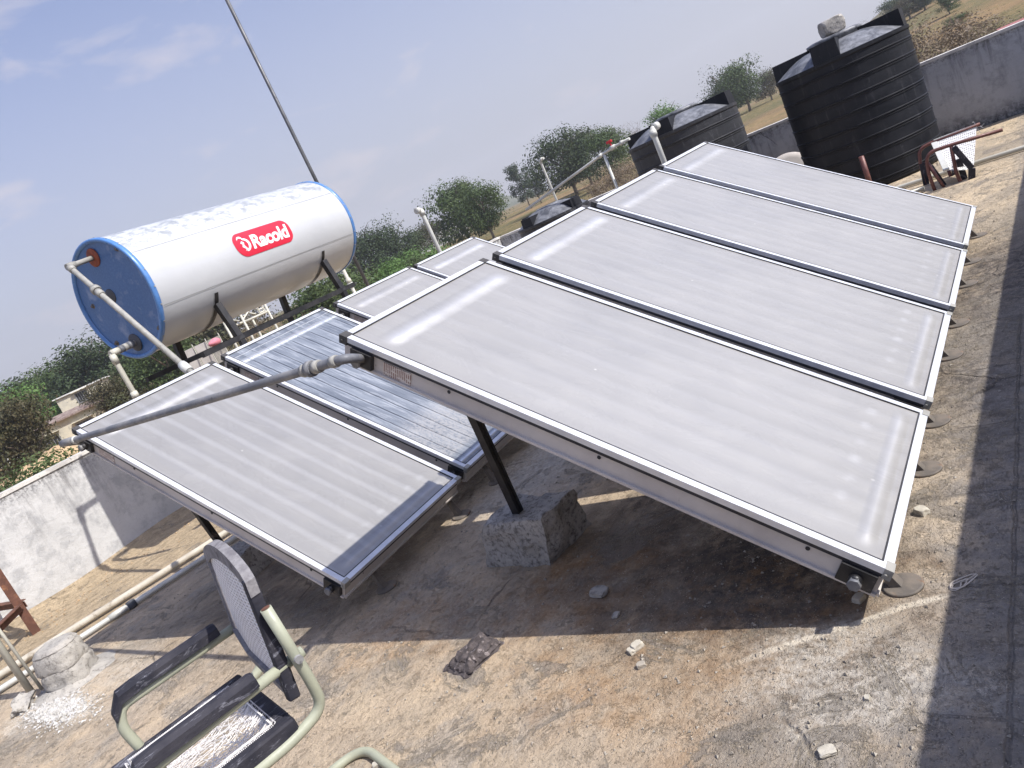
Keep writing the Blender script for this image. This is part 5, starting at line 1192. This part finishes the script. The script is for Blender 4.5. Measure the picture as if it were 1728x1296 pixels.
# seat frame and torn webbing
sf = MB()
S0, S1, SA, SB, ZS = .075, .50, .02, .49, .462
for p0, p1 in ((L(S0, SA, ZS), L(S1, SA, ZS)), (L(S0, SB, ZS), L(S1, SB, ZS))): sf.bar(p0, p1, .05, .05, bevel=.006)
for p0, p1 in ((L(S0 + .024, SA + .026, ZS + .001), L(S0 + .024, SB - .026, ZS + .001)), (L(S1 - .024, SA + .026, ZS + .001), L(S1 - .024, SB - .026, ZS + .001))): sf.bar(p0, p1, .05, .048, bevel=.006)
so_ = sf.build('seat_frame', M['blackwood'], CH)
wb = MB(); rg = random.Random(9); u0, u1, w0, w1 = S0 + .05, S1 - .05, SA + .027, SB - .027
for i in range(950):
    side = rg.choice((0, 1, 2, 3)); a_ = rg.random(); q = rg.random()
    if side == 0: p = (u0 + (u1 - u0) * a_, w0)
    elif side == 1: p = (u0 + (u1 - u0) * a_, w1)
    elif side == 2: p = (u0, w0 + (w1 - w0) * a_)
    else: p = (u1, w0 + (w1 - w0) * a_)
    ln = rg.uniform(.04, .30); an = rg.uniform(0, 6.28)
    e = (min(u1, max(u0, p[0] + ln * math.cos(an))), min(w1, max(w0, p[1] + ln * math.sin(an)))); zz = ZS + .012; 
    mid = ((p[0] + e[0]) / 2 + rg.uniform(-.02, .02), (p[1] + e[1]) / 2 + rg.uniform(-.02, .02))
    wb.tube([L(p[0], p[1], zz), L(mid[0], mid[1], zz - rg.uniform(0, .035)), L(e[0], e[1], zz - rg.uniform(.0, .03))], .0011, 4)
for i in range(70):
    a_ = i / 69
    for p in ((u0 + (u1 - u0) * a_, w0, 0, 1), (u0 + (u1 - u0) * a_, w1, 0, -1), (u0, w0 + (w1 - w0) * a_, 1, 0), (u1, w0 + (w1 - w0) * a_, -1, 0)):
        k = rg.uniform(.010, .030); wb.tube([L(p[0] - p[2] * .012, p[1] - p[3] * .012, ZS + .026), L(p[0] + p[2] * k, p[1] + p[3] * k, ZS + .008)], .0016, 4)
wb.build('torn_webbing', M['strand'], so_)
ed = MB()
for p0, p1 in ((L(u0, w0, ZS + .027), L(u1, w0, ZS + .027)), (L(u0, w1, ZS + .027), L(u1, w1, ZS + .027)), (L(u0, w0, ZS + .027), L(u0, w1, ZS + .027)), (L(u1, w0, ZS + .027), L(u1, w1, ZS + .027))): ed.tube([p0, p1], .0025, 6)
ed.build('webbing_edge', M['strand'], so_)
# backrest: leaning wooden frame with woven cane
def BK(w, z, off=0.0):   # plane of the backrest
    t = (z - .53) / .42; return L(.05 - .06 * t - .028 * w / .5 + off, w, z)
bw0, bw1 = .0, .50
m = MB(); m.bar(BK(bw0, .53), BK(bw0, .885), .034, .030, up=WID if 0 else inv @ WID, bevel=.004); m.build('back_stile', M['blackwood'], CH)
m = MB(); m.bar(BK(bw1, .60), BK(bw1, .885), .03, .018, up=inv @ WID, bevel=.004); m.build('back_stile', M['greywood'], CH)
def topz(t): return .885 + .065 * math.sin(PI * min(1, max(0, t))) ** .6
m = MB(); rows = []
for i in range(21):
    t = i / 20; w = bw0 - .018 + (bw1 - bw0 + .036) * t; z = topz(t); rows.append([m.bm.verts.new(BK(w, zz, oo)) for zz, oo in ((z, -.014), (z, .014), (z - .045, .014), (z - .045, -.014))])
for A_, B_ in zip(rows, rows[1:]):
    for i in range(4): m.bm.faces.new((A_[i], A_[(i + 1) % 4], B_[(i + 1) % 4], B_[i]))
m.bm.faces.new(rows[0]); m.bm.faces.new(rows[-1]); m.build('top_rail', M['greywood'], CH)
m = MB(); m.bar(BK(bw0 + .02, .562), BK(bw1 - .11, .562), .035, .03, up=(0, 0, 1)); m.bar(BK(bw1 - .11, .562), BK(bw1, .615), .035, .03, up=(0, 0, 1)); m.build('bottom_rail', M['greywood'], CH)
m = MB()
m.grid(lambda u, v: BK(bw0 + .015 + (bw1 - bw0 - .03) * u, (.565 + (.05 * max(0, (u - .75) * 4))) * (1 - v) + (topz(u) - .03) * v, .006 + .012 * math.sin(PI * u) * math.sin(PI * v)), 20, 20)
m.build('woven_back', M['weave'], CH)

# ------------------------------------------------------------------ far chair, tipped over by the large tank
C2 = thing('chair', 'tipped-over brown tubular chair with perforated white seat by the large black tank', 'chair', (6.2, .3, 0))
o0 = Vector(C2.location)
def Q(px, py, D): return at(px, py, D) - o0
DN, DF = 8.15, 8.6
def t2(name, pts, r=.016, mat='brown_tube', rnd=.08): m = MB(); m.tube(fillet(pts, rnd, 8), r, 12); m.build(name, M[mat], C2)
t2('frame_tube', [Q(1692, 219, DN), Q(1600, 246, DN), Q(1563, 259, DN), Q(1566, 290, DN), Q(1581, 331, DN)])
t2('frame_tube', [Q(1654, 209, DF), Q(1573, 240, DF), Q(1551, 252, DF), Q(1553, 278, DF), Q(1568, 327, DF)])
t2('leg_tube', [Q(1605, 246, DN), Q(1613, 290, DN), Q(1628, 322, DN), Q(1616, 338, DN)], rnd=.06)
t2('leg_tube', [Q(1600, 285, DF), Q(1607, 305, DF), Q(1610, 318, DF), Q(1601, 322, DF)], rnd=.04)
t2('rear_brace', [Q(1566, 275, DN), Q(1604, 332, DN)], .013)
for a_, b_, w in ((Q(1609, 248, DN - .05), Q(1640, 284, DN - .05), .05), (Q(1640, 284, DN - .05), Q(1640, 312, DN - .05), .055), (Q(1617, 268, DN + .05), Q(1633, 318, DN + .05), .05), (Q(1570, 280, DN + .1), Q(1605, 330, DN + .1), .045), (Q(1556, 275, DF), Q(1566, 325, DF), .055), (Q(1611, 285, DF), Q(1614, 316, DF), .05), (Q(1596, 332, DN), Q(1610, 340, DN), .05), (Q(1632, 318, DN + .05), Q(1630, 336, DN + .05), .05)):
    m = MB(); m.bar(a_, b_, w, .03, up=(1, .2, 0), bevel=.004); m.build('wood_slat', M['blackwood'], C2)
s1, s2, s3, s4, s5 = Q(1574, 240, DF), Q(1648, 213, DF), Q(1643, 286, DN), Q(1606, 287, DN), Q(1596, 260, DN)
m = MB(); m.grid(lambda u, v: s1.lerp(s2, u).lerp(Q(1594, 288, DN).lerp(s3, u), v), 6, 6); m.build('seat_cane', M['weave_holes'], C2)
m = MB(); m.bar(Q(1576, 239, DF), Q(1648, 212, DF), .035, .025, up=(1, .2, 0)); m.bar(Q(1576, 240, DF), Q(1597, 287, DN), .05, .02, up=(1, .2, 0)); m.build('seat_rail', M['pvc_white'], C2)
m = MB()
rg = random.Random(3)
for i in range(14):
    a_ = Q(1648, 213, DF); b_ = Q(rg.uniform(1630, 1665), rg.uniform(206, 226), DF); m.tube([a_, a_.lerp(b_, .5) + Vector((0, 0, rg.uniform(-.03, .03))), b_], .0025, 4)
m.build('loose_strands', M['strand'], C2)

# ------------------------------------------------------------------ haze over the land
hz_ = MB(); hz_.box((300, 300, 30), (2600, 2600, 69)); ho = hz_.build('haze', None) if False else None
HAZE = True
if HAZE:
    m = MB(); m.box((0, 0, 0), (3000, 3000, 130))
    hm = bpy.data.materials.new('haze air'); hm.use_nodes = True; t_ = hm.node_tree; t_.nodes.clear()
    o_ = t_.nodes.new('ShaderNodeOutputMaterial'); v_ = t_.nodes.new('ShaderNodeVolumePrincipled'); v_.inputs['Color'].default_value = (.95, .96, .99, 1); v_.inputs['Density'].default_value = .0005; v_.inputs['Anisotropy'].default_value = .3
    t_.links.new(v_.outputs[0], o_.inputs['Volume'])
    ho = m.build('haze', hm); ho.location = (0, 0, 59); ho['kind'] = 'stuff'; ho['label'] = 'pale haze over the farmland'
